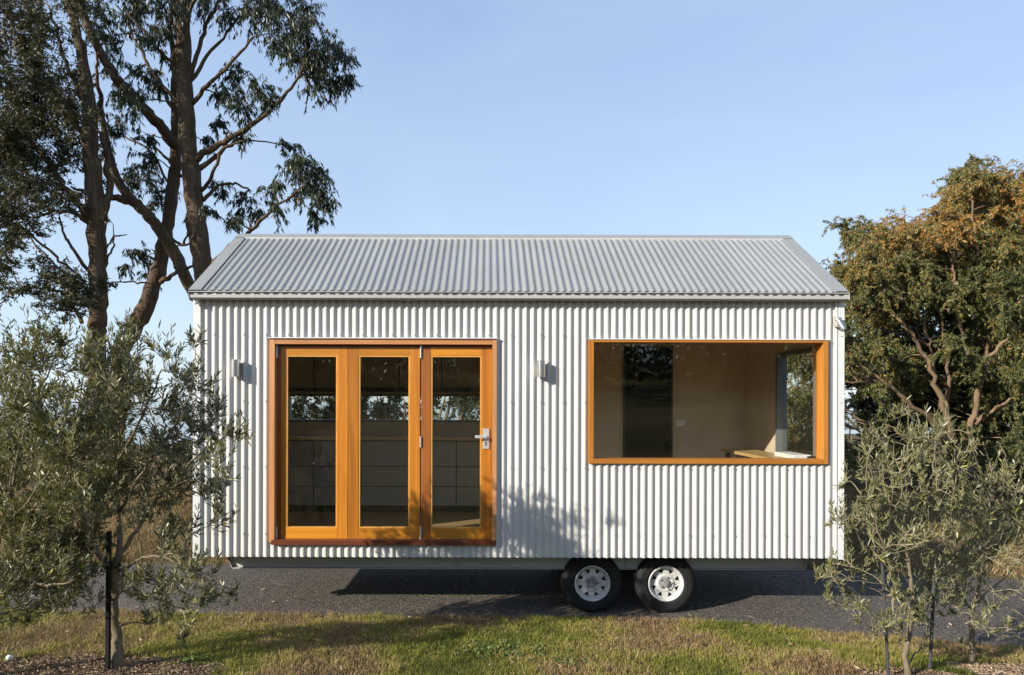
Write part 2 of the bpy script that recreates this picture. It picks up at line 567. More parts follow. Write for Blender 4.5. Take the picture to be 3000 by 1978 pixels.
def corrugated(name, u0, u1, z0, z1, holes, place, mat, parent, top=None, amp=AMP):
    step = PITCH / 12
    us = set(np.round(np.arange(math.floor((u0 - CREST) / step) * step, math.ceil((u1 - CREST) / step) * step, step) + CREST, 5))
    us = {u for u in us if u0 < u < u1} | {u0, u1}
    holes = [h for h in holes if h[1] > u0 and h[0] < u1]
    for h in holes: us |= {max(h[0], u0), min(h[1], u1)}
    us = sorted(us)
    must = {u0, u1} | {q for h in holes for q in h[:2]}
    us = [u for u in us if u in must or all(abs(u - q) > 4e-4 for q in must)]
    us = [u for u in us if u0 <= u <= u1]
    V = {}; vl = []; fl = []

    def vid(u, z):
        k = (round(u, 5), round(z, 5))
        if k not in V:
            V[k] = len(vl); vl.append(tuple(place(u, corrug(u, amp), z)))
        return V[k]
    zbreaks = sorted({z0, z1} | {h[2] for h in holes} | {h[3] for h in holes})
    for a, b in zip(us[:-1], us[1:]):
        if b - a < 1e-6: continue
        m_ = (a + b) / 2
        for zi, zj in zip(zbreaks[:-1], zbreaks[1:]):
            zm = (zi + zj) / 2
            if any(h[0] < m_ < h[1] and h[2] < zm < h[3] for h in holes): continue
            if top and zj == z1:
                fl.append((vid(a, zi), vid(b, zi), vid(b, top(b)), vid(a, top(a))))
            else:
                fl.append((vid(a, zi), vid(b, zi), vid(b, zj), vid(a, zj)))
    mb = MB(); mb.v = vl; mb.f = fl
    return mb.build(name, mat, parent, smooth=True, fix=False)


def sheeted(name, u0, u1, z0, z1, holes, place, mat, amp=AMP, cover=10):
    """the sheets that clad a face, each lapping half a rib over the next"""
    k = math.ceil((u0 - CREST) / (cover * PITCH))
    cuts = [u0] + [CREST + j * cover * PITCH for j in range(k, k + 40) if u0 + .05 < CREST + j * cover * PITCH < u1 - .05] + [u1]
    for j, (a, b) in enumerate(zip(cuts[:-1], cuts[1:])):
        b2 = min(b + PITCH * 0.42, u1)
        off = 0.0016 * (j % 2) + RNG.uniform(0, .0006)
        spans = [(z0, z1)]
        for h in holes:
            if h[0] <= a and b2 <= h[1]: spans = [(z0, h[2]), (h[3], z1)]      # cut lengths above and below an opening
        for za, zb in spans:
            corrugated(name, a, b2, za, zb, [h for h in holes if not (h[0] <= a and b2 <= h[1])], lambda u, d, z, off=off: place(u, d + off, z), mat, house, amp=amp)


# openings (u0, u1, z0, z1) in the front wall
DO = (X(790), X(1455), Z(1597), Z(989))
WO = (X(1727), X(2426), Z(1357), Z(993))
sheeted('wall_sheet', X(586), X(2450), WB, WT, [DO, WO], lambda u, d, z: (u, d, z), MW)
# side walls (gabled) and back wall
EAVE_Y, EAVE_Z, RIDGE_Y, RIDGE_Z = -0.06, 3.385, 1.21, 4.275
SLOPE = (RIDGE_Z - EAVE_Z) / (RIDGE_Y - EAVE_Y)


def gable(y): return EAVE_Z - 0.03 + SLOPE * (min(y, DEPTH - y) + 0.06)


SW = (0.34, 1.30, 1.62, 2.86)      # end window opening in y, z
corrugated('corrugated_wall', 0.05, DEPTH - 0.05, WB, 3.3, [], lambda u, d, z: (HX0 + 0.006 + d, u, z), MW, house, gable)
corrugated('corrugated_wall', 0.05, DEPTH - 0.05, WB, 3.3, [SW], lambda u, d, z: (HX1 - 0.006 - d, u, z), MW, house, gable)
BW = (X(846, 2.4), X(1425, 2.4), Z(1237, 2.4), Z(1156, 2.4))   # splashback window
corrugated('corrugated_wall', HX0 + 0.07, HX1 - 0.07, WB, WT, [BW], lambda u, d, z: (u, DEPTH - d, z), MW, house)

# corner flashings: folded angles standing a little proud
for sx, xo, xi in ((-1, HX0, X(587)), (1, HX1, X(2455))):
    for sy, yo in ((-1, -0.004), (1, DEPTH + 0.004)):
        mb = MB()
        t = 0.004
        mb.box(min(xo, xi), max(xo, xi), min(yo, yo - sy * t), max(yo, yo - sy * t), WB - 0.01, WT)
        mb.box(min(xo, xo - sx * t), max(xo, xo - sx * t), min(yo - sy * t, yo - sy * 0.08), max(yo - sy * t, yo - sy * 0.08), WB - 0.01, WT)
        mb.box(min(xi, xi + sx * .003), max(xi, xi + sx * .003), min(yo - sy * t, yo - sy * 0.02), max(yo - sy * t, yo - sy * 0.02), WB - 0.01, WT)
        mb.build('corner_flashing', MFLASH, house)
# thin conduit strip beside the right corner
MB().box(X(2446.5), X(2452), -0.008, 0.012, WB, WT - 0.02).build('conduit', MFLASH, house, bevel=0.002)

# cladding screws: tiny, joined
mb = MB()


def screw(mb, c, nrm, r=0.0082, h=0.008):
    n = Vector(nrm).normalized()
    a = n.orthogonal().normalized(); b = n.cross(a)
    place = lambda u, v, t: Vector(c) + a * u + b * v + n * t
    mb.lathe([(r * 1.35, 0), (r * 1.35, 0.0015), (r * 0.8, 0.002), (r * 0.8, h), (0.0005, h)], 6, place)


rows = [(982, 0), (1177, 1), (1370, 0), (1566, 0)]
for py, ph in rows:
    k0 = math.ceil((X(600) - CREST) / PITCH); k1 = math.floor((X(2436) - CREST) / PITCH)
    k = k0 + 1; step = 0
    while k <= k1:
        u = CREST + k * PITCH; z = Z(py)
        if not any(h[0] - 0.02 < u < h[1] + 0.02 and h[2] - 0.0 < z < h[3] + 0.0 for h in (DO, WO)):
            screw(mb, (u, 0.0, z), (0, -1, 0))
        k += (4, 3, 3)[step % 3]; step += 1
for py in (982, 1177, 1370, 1566):
    screw(mb, (X(2463), -0.006, Z(py)), (0, -1, 0), 0.005)
tag(mb.build('wall_screws', MGALV, house), kind='stuff')

# ---- roof
SL = math.hypot(RIDGE_Y - EAVE_Y, RIDGE_Z - EAVE_Z)
sn = Vector((0, -(RIDGE_Z - EAVE_Z) / SL, (RIDGE_Y - EAVE_Y) / SL))     # outward normal of the front slope
sd = Vector((0, (RIDGE_Y - EAVE_Y) / SL, (RIDGE_Z - EAVE_Z) / SL))      # up the front slope
RX0, RX1 = HX0 - 0.012, HX1 - 0.004


def front_slope(u, d, s):
    p = Vector((u, EAVE_Y, EAVE_Z)) + sd * s - sn * d
    return (p.x, p.y, p.z)


def back_slope(u, d, s):
    x, y, z = front_slope(u, d, s)
    return (x, DEPTH - y, z)


sheeted('roof_sheet', RX0, RX1, 0.0, SL - 0.015, [], front_slope, MROOF, ROOF_AMP)
corrugated('roof_sheet', RX0, RX1, 0.0, SL - 0.015, [], back_slope, MROOF, house, amp=ROOF_AMP)
mb = MB()


def slope_box(mb, pl, u0, u1, s0, s1, h0, h1):
    n = len(mb.v)
    mb.v += [pl(u, -h, s) for h in (h0, h1) for s in (s0, s1) for u in (u0, u1)]
    mb.f += [tuple(n + i for i in q) for q in ((0, 2, 3, 1), (4, 5, 7, 6), (0, 1, 5, 4), (2, 6, 7, 3), (0, 4, 6, 2), (1, 3, 7, 5))]


for pl in (front_slope, back_slope):
    slope_box(mb, pl, RX0 - 0.006, RX1 + 0.006, SL - 0.105, SL + 0.004, 0.010, 0.013)
mb.build('ridge_cap', MROOF, house)
for pl in (front_slope, back_slope):
    mb = MB(); slope_box(mb, pl, RX0 + 0.116, RX1 - 0.116, SL - 0.114, SL - 0.104, -0.018, 0.0095)
    mb.build('ridge_closure', MWHITE, house)
for pl in (front_slope, back_slope):
    for a, b, o_ in ((RX0 - 0.01, RX0 + 0.115, RX0 - 0.01), (RX1 - 0.115, RX1 + 0.01, RX1 + 0.007)):
        mb = MB()
        slope_box(mb, pl, a, b, -0.005, SL - 0.0, 0.003, 0.006)
        slope_box(mb, pl, o_, o_ + 0.003, -0.005, SL, -0.09, 0.003)
        inn = b if a < 0 else a
        slope_box(mb, pl, inn - 0.002, inn + 0.002, -0.005, SL - 0.11, -0.016, 0.006)
        mb.build('barge_cap', MROOF, house)
mb = MB()
for s_, ph in ((0.07, 0), (SL * 0.38, 0), (SL * 0.70, 0)):
    k = math.ceil((RX0 + 0.16 - CREST) / PITCH); st = 0
    while CREST + k * PITCH < RX1 - 0.12:
        screw(mb, front_slope(CREST + k * PITCH, 0, s_), sn, 0.0058)
        k += (3, 3, 4)[st % 3]; st += 1
tag(mb.build('roof_screws', MGALV, house), kind='stuff')

# ---- slotted gutter: lip, tabs, face, floor
GX0, GX1 = X(553, -0.1), X(2487, -0.1)
GY = -0.10
mb = MB()
mb.box(GX0, GX1, GY - 0.008, GY + 0.016, 3.3575, 3.366)
mb.box(GX0, GX1, GY + 0.014, GY + 0.016, 3.344, 3.3575)
mb.box(GX0, GX1, GY - 0.002, GY + 0.002, 3.301, 3.330)
mb.prism([(GY - 0.002, 3.301), (GY + 0.002, 3.301), (GY + 0.020, 3.2935), (GY + 0.016, 3.2935)], GX0, GX1, lambda u, v_, t: (t, u, v_))
mb.box(GX0, GX1, GY + 0.016, 0.0, 3.291, 3.2935)
mb.box(GX0, GX1, -0.014, -0.011, 3.293, 3.355)
for xe in (GX0, GX1): mb.box(xe - 0.0015, xe + 0.0015, GY - 0.009, -0.012, 3.292, 3.367)
mb.build('gutter', MTRIM, house)
mb = MB()
x = GX0 + 0.05
while x < GX1 - 0.02:
    mb.box(x, x + 0.036, GY - 0.0012, GY + 0.0135, 3.3295, 3.3445); x += 0.0955
tag(mb.build('gutter_tabs', MTRIM, house), kind='stuff')
MB().box(HX0 + 0.01, HX1 - 0.01, 0.0215, 0.05, 3.26, 3.37).build('fascia', MTRIM, house)
# downpipe collar under the left gutter end
mb = MB(); mb.lathe([(0.024, 0.0), (0.027, 0.002), (0.027, 0.03), (0.024, 0.032), (0.024, 0.05)], 20, lambda a, b, h: (X(579) + a, -0.045 + b, 3.243 + h))
mb.build('downpipe_collar', MWHITE, house, smooth='auto')

# ---- door set
fy0, fy1 = -0.030, 0.10
dz0, dz1 = Z(1597, fy0), Z(991.5, fy0)
dxl, dxr = X(789, fy0), X(1455.5, fy0)
frame = empty('door_frame', ((dxl + dxr) / 2, 0, dz0), house)
zs = Z(1583, fy0)
MB().box(dxl, X(804.5, fy0), fy0, fy1, dz0 + 0.018, Z(996, fy0) - 0.002).build('jamb', MWFV, frame, bevel=0.002)
MB().box(X(1442.5, fy0), dxr, fy0, fy1, dz0 + 0.018, Z(996, fy0) - 0.002).build('jamb', MWFV, frame, bevel=0.002)
MB().box(X(805, fy0), X(1442, fy0), fy0 + 0.003, fy1, Z(1009.5, fy0), Z(996, fy0) - 0.002).build('head', MWFH, frame, bevel=0.002)
MB().box(dxl + 0.004, dxr - 0.004, fy0 - 0.003, fy1, Z(996, fy0), Z(991.5, fy0)).build('head_trim', MSILL, frame, bevel=0.0015)
MB().box(X(796, fy0), X(1454, fy0), fy0 - 0.012, fy1 + 0.03, dz0 - 0.003, zs).build('sill', MSILL, frame, bevel=0.003)
MB().box(X(805, fy0), X(1442, fy0), 0.060, fy1 - 0.001, Z(1019, 0.06), Z(1009.5, fy0)).build('stop', MWRED, frame)
mb = MB(); mb.box(dxl - 0.012, dxr + 0.008, fy0 - 0.008, 0.01, dz1 + 0.002, dz1 + 0.006); mb.box(dxl - 0.012, dxr + 0.008, fy0 - 0.009, fy0 - 0.006, dz1 - 0.004, dz1 + 0.006)
mb.build('door_flashing', MFLASH, house)

LY = 0.035            # front face of the door leaves
LB = LY + 0.042


def leaf(x0, g0, g1, x1, ls, rs, name_label=None, red=False):
    """pixel edges: leaf left, glass left, glass right, leaf right"""
    px = lambda p: X(p, LY); pz = lambda p: Z(p, LY)
    zt, zb = pz(1017.5), pz(1582)
    d = empty('door', ((px(x0) + px(x1)) / 2, LY, zb), house)
    if name_label: d['label'] = name_label
    i0, i1 = px(g0 - 4.2), px(g1 + 4.2)
    zrt, zrb = pz(1042.2), pz(1548.5)
    MB().box(px(x0), i0, LY, LB, zb, zt).build('stile', MWRED if red else MWV, d, bevel=0.002)
    MB().box(i1, px(x1), LY, LB, zb, zt).build('stile', MWV, d, bevel=0.002)
    MB().box(i0 + .0008, i1 - .0008, LY + 0.001, LB, zrt, zt - 0.001).build('rail', MWH, d, bevel=0.002)
    MB().box(i0 + .0008, i1 - .0008, LY + 0.001, LB, zb + 0.001, zrb).build('rail', MWH, d, bevel=0.002)
    a, b, t, u = px(g0), px(g1), pz(1046.5), pz(1545)
    mb = MB()
    mb.box(i0 + .0008, a, LY + 0.004, LB - .002, zrb + .0008, zrt - .0008)
    mb.box(b, i1 - .0008, LY + 0.004, LB - .002, zrb + .0008, zrt - .0008)
    mb.box(a, b, LY + 0.0045, LB - .002, t, zrt - .0008)
    mb.box(a, b, LY + 0.0045, LB - .002, zrb + .0008, u)
    mb.build('glazing_bead', MBEAD, d)
    MB().box(a - .002, b + .002, LY + 0.018, LY + 0.024, u - .002, t + .002).build('pane', MGLASS, d)
    return d


L1 = leaf(823.5, 842.5, 984, 1019, 0, 0)
L2 = leaf(1020.5, 1055, 1196.5, 1230.5, 0, 0)
L3 = leaf(1234, 1266.5, 1406.5, 1441.5, 0, 0, 'door leaf with the lever handle and a redder left stile', True)
# packing strip seen in the left reveal
MB().box(X(805, fy0), X(823.0, LY), LY + 0.012, LB, zs, Z(1018, LY)).build('hinge_stile', MWRED, frame)
for par, xx, pys in ((L3, 1232.3, ((1012, 1050), (1279, 1311), (1544, 1580))), (L1, 811, ((1014, 1050), (1545, 1578)))):
    for a, b in pys:
        x_ = X(xx, LY)
        mb = MB(); mb.tube([(x_, LY - 0.012, Z(b, LY)), (x_, LY - 0.012, Z(a, LY))], 0.0062, 10)
        mb.box(x_ - 0.004, x_ + 0.013, LY - 0.007, LY - 0.002, Z(b, LY), Z(a, LY))
        mb.build('hinge', MSTEEL, par, smooth='auto')
px = lambda p: X(p, LY); pz = lambda p: Z(p, LY)
MB().box(px(1414.8), px(1433.6), LY - 0.011, LY - 0.0005, pz(1315), pz(1256)).build('handle_plate', MSTEEL, L3, bevel=0.002)
mb = MB()
xh, zh = px(1424.5), pz(1279)
mb.tube([(xh, LY - 0.010, zh), (xh, LY - 0.052, zh)], 0.009, 12)
mb.box(px(1392.5), xh + 0.010, LY - 0.060, LY - 0.046, pz(1283.2), pz(1274.8))
mb.build('lever', MSTEEL, L3, bevel=0.003)
mb = MB(); xk, zk = px(1424), pz(1300)
mb.box(xk - 0.010, xk + 0.010, LY - 0.0125, LY - 0.0112, zk - 0.019, zk + 0.017)
mb.build('keyhole', MBLACK, L3, bevel=0.0006)
mb = MB(); mb.lathe([(0.0075, -0.0005), (0.0075, 0.004), (0.001, 0.0045)], 14, lambda a, b, h: (xk + 0.001 + a, LY - 0.0127 - h, zk - 0.007 + b))
mb.box(xk - 0.001, xk + 0.0018, LY - 0.019, LY - 0.0128, zk - 0.004, zk + 0.011)
mb.build('lock_cylinder', MSTEEL, L3, smooth='auto')

# ---- picture window
wy = -0.024
win = empty('window', (X(2076), 0, Z(1358)), house)
x0, x1, z0, z1 = X(1725, wy), X(2427, wy), Z(1357.5, wy), Z(993, wy)
a, b, u, t = X(1739.5, wy), X(2413, wy), Z(1343.5, wy), Z(1001.5, wy)
MB().box(x0, a, wy, 0.13, z0, z1).build('frame_jamb', MWINV, win, bevel=0.002)
MB().box(b, x1, wy, 0.13, z0, z1).build('frame_jamb', MWINV, win, bevel=0.002)
MB().box(a + .0006, b - .0006, wy + 0.002, 0.13, t, z1).build('frame_head', MWIN, win, bevel=0.002)
MB().box(a + .0006, b - .0006, wy - 0.002, 0.13, z0, u).build('frame_sill', MWIN, win, bevel=0.002)
MB().box(b - 0.006, b - 0.0006, 0.070, 0.12, u + .0006, t - .0006).build('glazing_stop', MWINV, win, bevel=0.001)
MB().box(a + 0.0006, a + 0.012, 0.058, 0.12, u + .0006, t - .0006).build('glazing_stop', MWINV, win, bevel=0.001)
MB().box(a + .013, b - .013, 0.088, 0.094, u + .0006, t - .0006).build('pane', MGLASS, win)
mb = MB(); mb.box(x0 - 0.008, x1 + 0.008, wy - 0.006, 0.012, z1 + 0.002, z1 + 0.005); mb.box(x0 - 0.008, x1 + 0.008, wy - 0.007, wy - 0.004, z1 - 0.003, z1 + 0.005)
mb.build('window_flashing', MFLASH, house)

# ---- end window in the right gable wall, dark aluminium
ew = empty('window', (HX1 - 0.04, (SW[0] + SW[1]) / 2, SW[2]), house)
xa, xb = HX1 - 0.125, HX1 - 0.004
for (ya, yb, za, zb) in ((SW[0], SW[0] + .045, SW[2], SW[3]), (SW[1] - .045, SW[1], SW[2], SW[3]), (SW[0] + .0455, SW[1] - .0455, SW[2], SW[2] + .045), (SW[0] + .0455, SW[1] - .0455, SW[3] - .045, SW[3])):
    MB().box(xa, xb, ya, yb, za, zb).build('frame', MALU, ew, bevel=0.002)
MB().box(HX1 - 0.06, HX1 - 0.054, SW[0] + .044, SW[1] - .044, SW[2] + .044, SW[3] - .044).build('pane', MGLASS, ew)

# ---- splashback window in the back wall
sw = empty('window', ((BW[0] + BW[1]) / 2, DEPTH - 0.05, BW[2]), house)
yb0, yb1 = DEPTH - 0.115, DEPTH + 0.004
for (xa_, xb_, za, zb) in ((BW[0], BW[0] + .035, BW[2], BW[3]), (BW[1] - .035, BW[1], BW[2], BW[3]), (BW[0] + .0355, BW[1] - .0355, BW[2], BW[2] + .03), (BW[0] + .0355, BW[1] - .0355, BW[3] - .03, BW[3])):
    MB().box(xa_, xb_, yb0, yb1, za, zb).build('frame', MALU, sw, bevel=0.002)
MB().box(BW[0] + .03, BW[1] - .03, DEPTH - 0.05, DEPTH - 0.044, BW[2] + .028, BW[3] - .028).build('pane', MGLASS, sw)


# ---- lining
def lining(name, u0, u1, z0, z1, holes, place, mat, extra=None):
    mb = MB()
    ub = sorted({u0, u1} | {h[0] for h in holes} | {h[1] for h in holes})
    zb = sorted({z0, z1} | {h[2] for h in holes} | {h[3] for h in holes})
    for a, b in zip(ub[:-1], ub[1:]):
        for c_, d_ in zip(zb[:-1], zb[1:]):
            if any(h[0] <= (a + b) / 2 <= h[1] and h[2] <= (c_ + d_) / 2 <= h[3] for h in holes): continue
            mb.quad(place(a, c_), place(b, c_), place(b, d_), place(a, d_))
    if extra: mb.quad(*extra)
    return mb.build(name, mat, house, fix=False)


FZ = Z(1588, 0.05)
IX0, IX1, IY0, IY1 = HX0 + 0.11, HX1 - 0.11, 0.115, DEPTH - 0.11
IT = 3.22
lining('wall_lining', IX0, IX1, FZ, IT, [(DO[0] + .01, DO[1] - .01, FZ, DO[3] - .02), (WO[0] + .01, WO[1] - .01, WO[2] + .01, WO[3] - .01)], lambda u, z: (u, IY0, z), MLINE)
lining('wall_lining', IX0, IX1, FZ, IT, [BW], lambda u, z: (u, IY1, z), MLINE)
ridge_in = IT + SLOPE * (DEPTH / 2 - IY0) * 0.93
lining('wall_lining', IY0, IY1, FZ, IT, [], lambda u, z: (IX0, u, z), MLINE, [(IX0, IY0, IT), (IX0, IY1, IT), (IX0, DEPTH / 2, ridge_in)])
lining('wall_lining', IY0, IY1, FZ, IT, [SW], lambda u, z: (IX1, u, z), MLINE, [(IX1, IY0, IT), (IX1, IY1, IT), (IX1, DEPTH / 2, ridge_in)])
mb = MB()
mb.quad((IX0, IY0, IT), (IX1, IY0, IT), (IX1, DEPTH / 2, ridge_in), (IX0, DEPTH / 2, ridge_in))
mb.quad((IX0, IY1, IT), (IX1, IY1, IT), (IX1, DEPTH / 2, ridge_in), (IX0, DEPTH / 2, ridge_in))
mb.build('ceiling_lining', MCEIL, house, fix=False)
MB().box(HX0 + 0.06, HX1 - 0.06, 0.06, DEPTH - 0.06, FZ - 0.055, FZ).build('floor', MFLOOR, house)
MB().box(HX0 + 0.05, HX1 - 0.05, 0.05, DEPTH - 0.05, FZ - 0.10, FZ - 0.058).build('subfloor', MBLACK, house)
# tall black glazed door in the back wall
MB().box(X(1826, 2.3), X(1970, 2.3), IY1 - 0.035, IY1 - 0.002, FZ, Z(1014, 2.3)).build('inner_door_frame', MDARK, house, bevel=0.002)
MB().box(X(1831, 2.3), X(1965, 2.3), IY1 - 0.042, IY1 - 0.036, FZ + 0.02, Z(1020, 2.3)).build('inner_door', MDARKGLASS, house)
MB().box(X(1981, 2.3), X(2008, 2.3), IY1 - 0.010, IY1 - 0.001, Z(1247, 2.3), Z(1230, 2.3)).build('switch_plate', MWHITE, house, bevel=0.002)

# ---- chassis
CYB = 0.35
cz0, cz1 = Z(1664.5, CYB), FZ - 0.10
for yb in (CYB, DEPTH - CYB):
    mb = MB()
    xl0, xl1 = X(654, CYB), X(688, CYB); xr0, xr1 = X(2352, CYB), X(2368, CYB)
    mb.prism([(xl0, cz1), (xl1, cz0 + .008), (xr0, cz0 + .008), (xr1, cz1)], yb - 0.004, yb + 0.004, lambda u, v_, t: (u, t, v_))
    mb.box(xl1 - .002, xr0 + .002, yb - 0.045, yb + 0.045, cz0, cz0 + 0.008)
    for (p, q) in (((xl0, cz1), (xl1, cz0)), ((xr1, cz1), (xr0, cz0))):
        s_ = 0.006 if p[0] < 0 else -0.006
        mb.prism([(p[0], p[1]), (q[0], q[1]), (q[0] - s_, q[1]), (p[0] - s_, p[1])], yb - 0.045, yb + 0.045, lambda u, v_, t: (u, t, v_))
    for pxs in (1342, 1835):
        mb.box(X(pxs, CYB) - 0.004, X(pxs, CYB) + 0.004, yb - 0.044, yb + 0.044, cz0 + .008, cz1)
    mb.build('chassis_rail', MGALV, house)
for xc in (-2.4, -1.2, 0.2, 2.4, 3.2):
    MB().box(xc - 0.03, xc + 0.03, CYB + 0.05, DEPTH - CYB - 0.05, cz1 - 0.08, cz1 - 0.001).build('cross_member', MGALV, house)
WR = 0.322
WXs = (X(1737, 0.25), X(1953, 0.25))
WZ = WR - 0.004
for xw in WXs:
    mb = MB(); mb.tube([(xw, 0.40, WZ), (xw, DEPTH - 0.40, WZ)], 0.03, 12)
    mb.box(xw - 0.22, xw + 0.22, 0.42, 0.47, WZ + 0.04, WZ + 0.065)
    mb.build('axle', MBLACK, house)


def make_wheel(loc, first=True):
    w = empty('wheel', loc, house)
    x_, y_, z_ = loc
    pl = lambda a, b, h: (x_ + a, y_ + h, z_ + b)
    rt = 0.188
    mb = MB()
    mb.lathe([(rt, 0.012), (rt + .012, 0.0), (rt + .05, -0.008), (WR - .045, -0.004), (WR - .018, 0.006), (WR - .004, 0.028), (WR, 0.05), (WR, 0.14), (WR - .004, 0.162), (WR - .02, 0.184), (WR - .05, 0.194), (rt, 0.178), (rt - .012, 0.1)], 72, pl, True)
    t = mb.build('tyre', MTYRE, w, smooth=True)
    # sidewall ribs
    mb = MB()
    for rr in (0.215, 0.262):
        mb.lathe([(rr, -0.0085), (rr + .004, -0.0105), (rr + .008, -0.0085)], 72, pl)
    mb.build('tyre_rib', MTYRE, w, smooth=True)
    mb = MB()
    mb.lathe([(rt + .004, 0.006), (rt + .001, -0.004), (rt - .006, -0.006), (rt - .014, 0.004), (rt - .022, 0.012), (rt - .028, 0.030), (rt - .034, 0.040), (rt - .036, 0.16)], 72, pl)
    mb.build('rim', MRIM, w, smooth=True)
    # wheel disc with eight triangular windows
    bm = bmesh.new()

    def ring(r, n=64):
        vs_ = [bm.verts.new((r * math.cos(2 * PI * k / n), 0, r * math.sin(2 * PI * k / n))) for k in range(n)]
        return [bm.edges.new((vs_[k], vs_[(k + 1) % n])) for k in range(n)]
    E_ = ring(rt - .032) + ring(0.052, 32)
    for k in range(8):
        an = R(20 + 45 * k)
        c_ = Vector((math.cos(an), 0, math.sin(an))); s_ = Vector((-math.sin(an), 0, math.cos(an)))
        tri = [c_ * 0.150 + s_ * 0.031, c_ * 0.150 - s_ * 0.031, c_ * 0.100]
        pts = []
        for i in range(3):
            A, B, C_ = tri[i - 1], tri[i], tri[(i + 1) % 3]
            pts += [B + (A - B) * 0.16, B + ((A - B) + (C_ - B)) * 0.045, B + (C_ - B) * 0.16]
        vs_ = [bm.verts.new(p) for p in pts]
        E_ += [bm.edges.new((vs_[i], vs_[(i + 1) % len(vs_)])) for i in range(len(vs_))]
    bmesh.ops.triangle_fill(bm, use_beauty=True, use_dissolve=False, edges=E_)
    me = bpy.data.meshes.new('wheel_disc')
    for f in bm.faces:
        if f.normal.y > 0: f.normal_flip()
    bm.to_mesh(me); bm.free()
    me.materials.append(MRIM)
    d = bpy.data.objects.new('wheel_disc', me); link(d, w, (x_, y_ + 0.036, z_))
    so = d.modifiers.new('thick', 'SOLIDIFY'); so.thickness = 0.006; so.offset = -1
    # pressed ring, hub, nuts
    mb = MB()
    mb.lathe([(0.098, 0.036), (0.090, 0.028), (0.078, 0.026), (0.066, 0.030), (0.052, 0.036)], 48, pl)
    mb.build('pressed_ring', MRIM, w, smooth=True)
    mb = MB()
    mb.lathe([(0.052, 0.037), (0.040, 0.034), (0.038, 0.008), (0.034, 0.002), (0.016, 0.001), (0.015, -0.006), (0.001, -0.007)], 32, pl)
    mb.build('hub', MHUB, w, smooth='auto')
    for k in range(5):
        an = R(75 + 72 * k)
        cx_, cz_ = 0.064 * math.cos(an), 0.064 * math.sin(an)
        mb = MB(); mb.lathe([(0.0095, 0.032), (0.0095, 0.012), (0.006, 0.010), (0.0055, 0.003), (0.0005, 0.003)], 6, lambda a_, b_, h: (x_ + cx_ + a_, y_ + h, z_ + cz_ + b_))
        mb.build('wheel_nut', MHUB, w)
    MB().lathe([(0.001, 0.07), (0.135, 0.07), (0.135, 0.16), (0.03, 0.165)], 32, pl).build('brake_drum', MBLACK, w)
    return w


def copy_tree(o, parent, delta=None, rz=0):
    c_ = o.copy(); COL.objects.link(c_)
    c_.parent = parent
    if delta is not None:
        c_.location = Vector(o.location) + Vector(delta)
        c_.rotation_euler = (0, 0, rz)
    for ch in o.children: copy_tree(ch, c_)
    return c_


w1 = make_wheel((WXs[0], 0.24, WZ))
copy_tree(w1, house, (WXs[1] - WXs[0], 0, 0))
copy_tree(w1, house, (0, DEPTH - 0.48, 0), PI)
copy_tree(w1, house, (WXs[1] - WXs[0], DEPTH - 0.48, 0), PI)


# ------------------------------------------------------------------ lamps on the front wall
def wall_lamp(pxc, pyt, pyb, label):
    xc, zt, zb = X(pxc, -0.05), Z(pyt, -0.05), Z(pyb, -0.05)
    e = empty('wall_lamp', (xc, -0.002, zb))
    tag(e, label, 'wall light', 'steel wall lights beside the doors')
    MB().box(xc - 0.030, xc + 0.030, -0.014, 0.016, zb + 0.02, zt - 0.02).build('back_plate', MSTEEL, e, bevel=0.002)
    hw, dp = 0.038, 0.082
    out = [(-hw, -0.014)] + [(hw * math.cos(PI - PI * k / 16) , -0.014 - (dp - hw * 0.75) - hw * 0.75 * math.sin(PI * k / 16)) for k in range(17)] + [(hw, -0.014)]
    inn = [(u * 0.92, -0.016 - (abs(v_) - 0.014) * 0.96) for u, v_ in out]
    mb = MB(); n = len(out)
    for (za, zb_) in ((zb, zt),):
        base = len(mb.v)
        for prof in (out, inn):
            for zz in (za, zb_):
                mb.v += [(xc + u, v_, zz) for u, v_ in prof]
        for k in range(n - 1):
            mb.f += [(base + k, base + k + 1, base + n + k + 1, base + n + k), (base + 2 * n + k, base + 2 * n + k + 1, base + 3 * n + k + 1, base + 3 * n + k),
                     (base + k, base + k + 1, base + 2 * n + k + 1, base + 2 * n + k), (base + n + k, base + n + k + 1, base + 3 * n + k + 1, base + 3 * n + k)]
    mb.build('shade', MSTAINLESS, e, smooth='auto')
    MB().prism([(xc + u, v_) for u, v_ in inn], zb + 0.012, zb + 0.018, lambda u, v_, t: (u, v_, t)).build('diffuser', MWHITE, e)
    MB().prism([(xc + u, v_) for u, v_ in inn], zt - 0.018, zt - 0.012, lambda u, v_, t: (u, v_, t)).build('diffuser', MWHITE, e)
    return e


wall_lamp(690.5, 1056, 1106, 'curved steel wall light on the white cladding between the left corner and the doors')
wall_lamp(1586, 1056, 1105, 'curved steel wall light on the white cladding between the doors and the big window')

fl = empty('spotlight', (X(2448), -0.01, Z(958)))
tag(fl, 'small tilted steel spotlight bracketed at the top right corner of the cladding', 'spotlight')
MB().box(X(2441), X(2446), -0.06, 0.0, Z(953), Z(924)).build('back_plate', MSTEEL, fl, bevel=0.002)
MB().tube([(X(2446.3), -0.05, Z(930)), (X(2456), -0.05, Z(930))], 0.014, 12).build('swivel', MSTEEL, fl, smooth='auto')
MB().box(X(2441), X(2455), -0.065, -0.002, Z(957), Z(954)).build('bracket', MSTEEL, fl)
p0 = Vector((X(2452, -.06), -0.062, Z(932, -.06))); p1 = Vector((X(2471.5, -.09), -0.095, Z(963, -.09)))
dv = (p1 - p0).normalized(); av = dv.cross(Vector((0, 1, 0))).normalized(); bv = dv.cross(av)
pl = lambda a_, b_, h: p0 + av * a_ + bv * b_ + dv * h
Lh = (p1 - p0).length
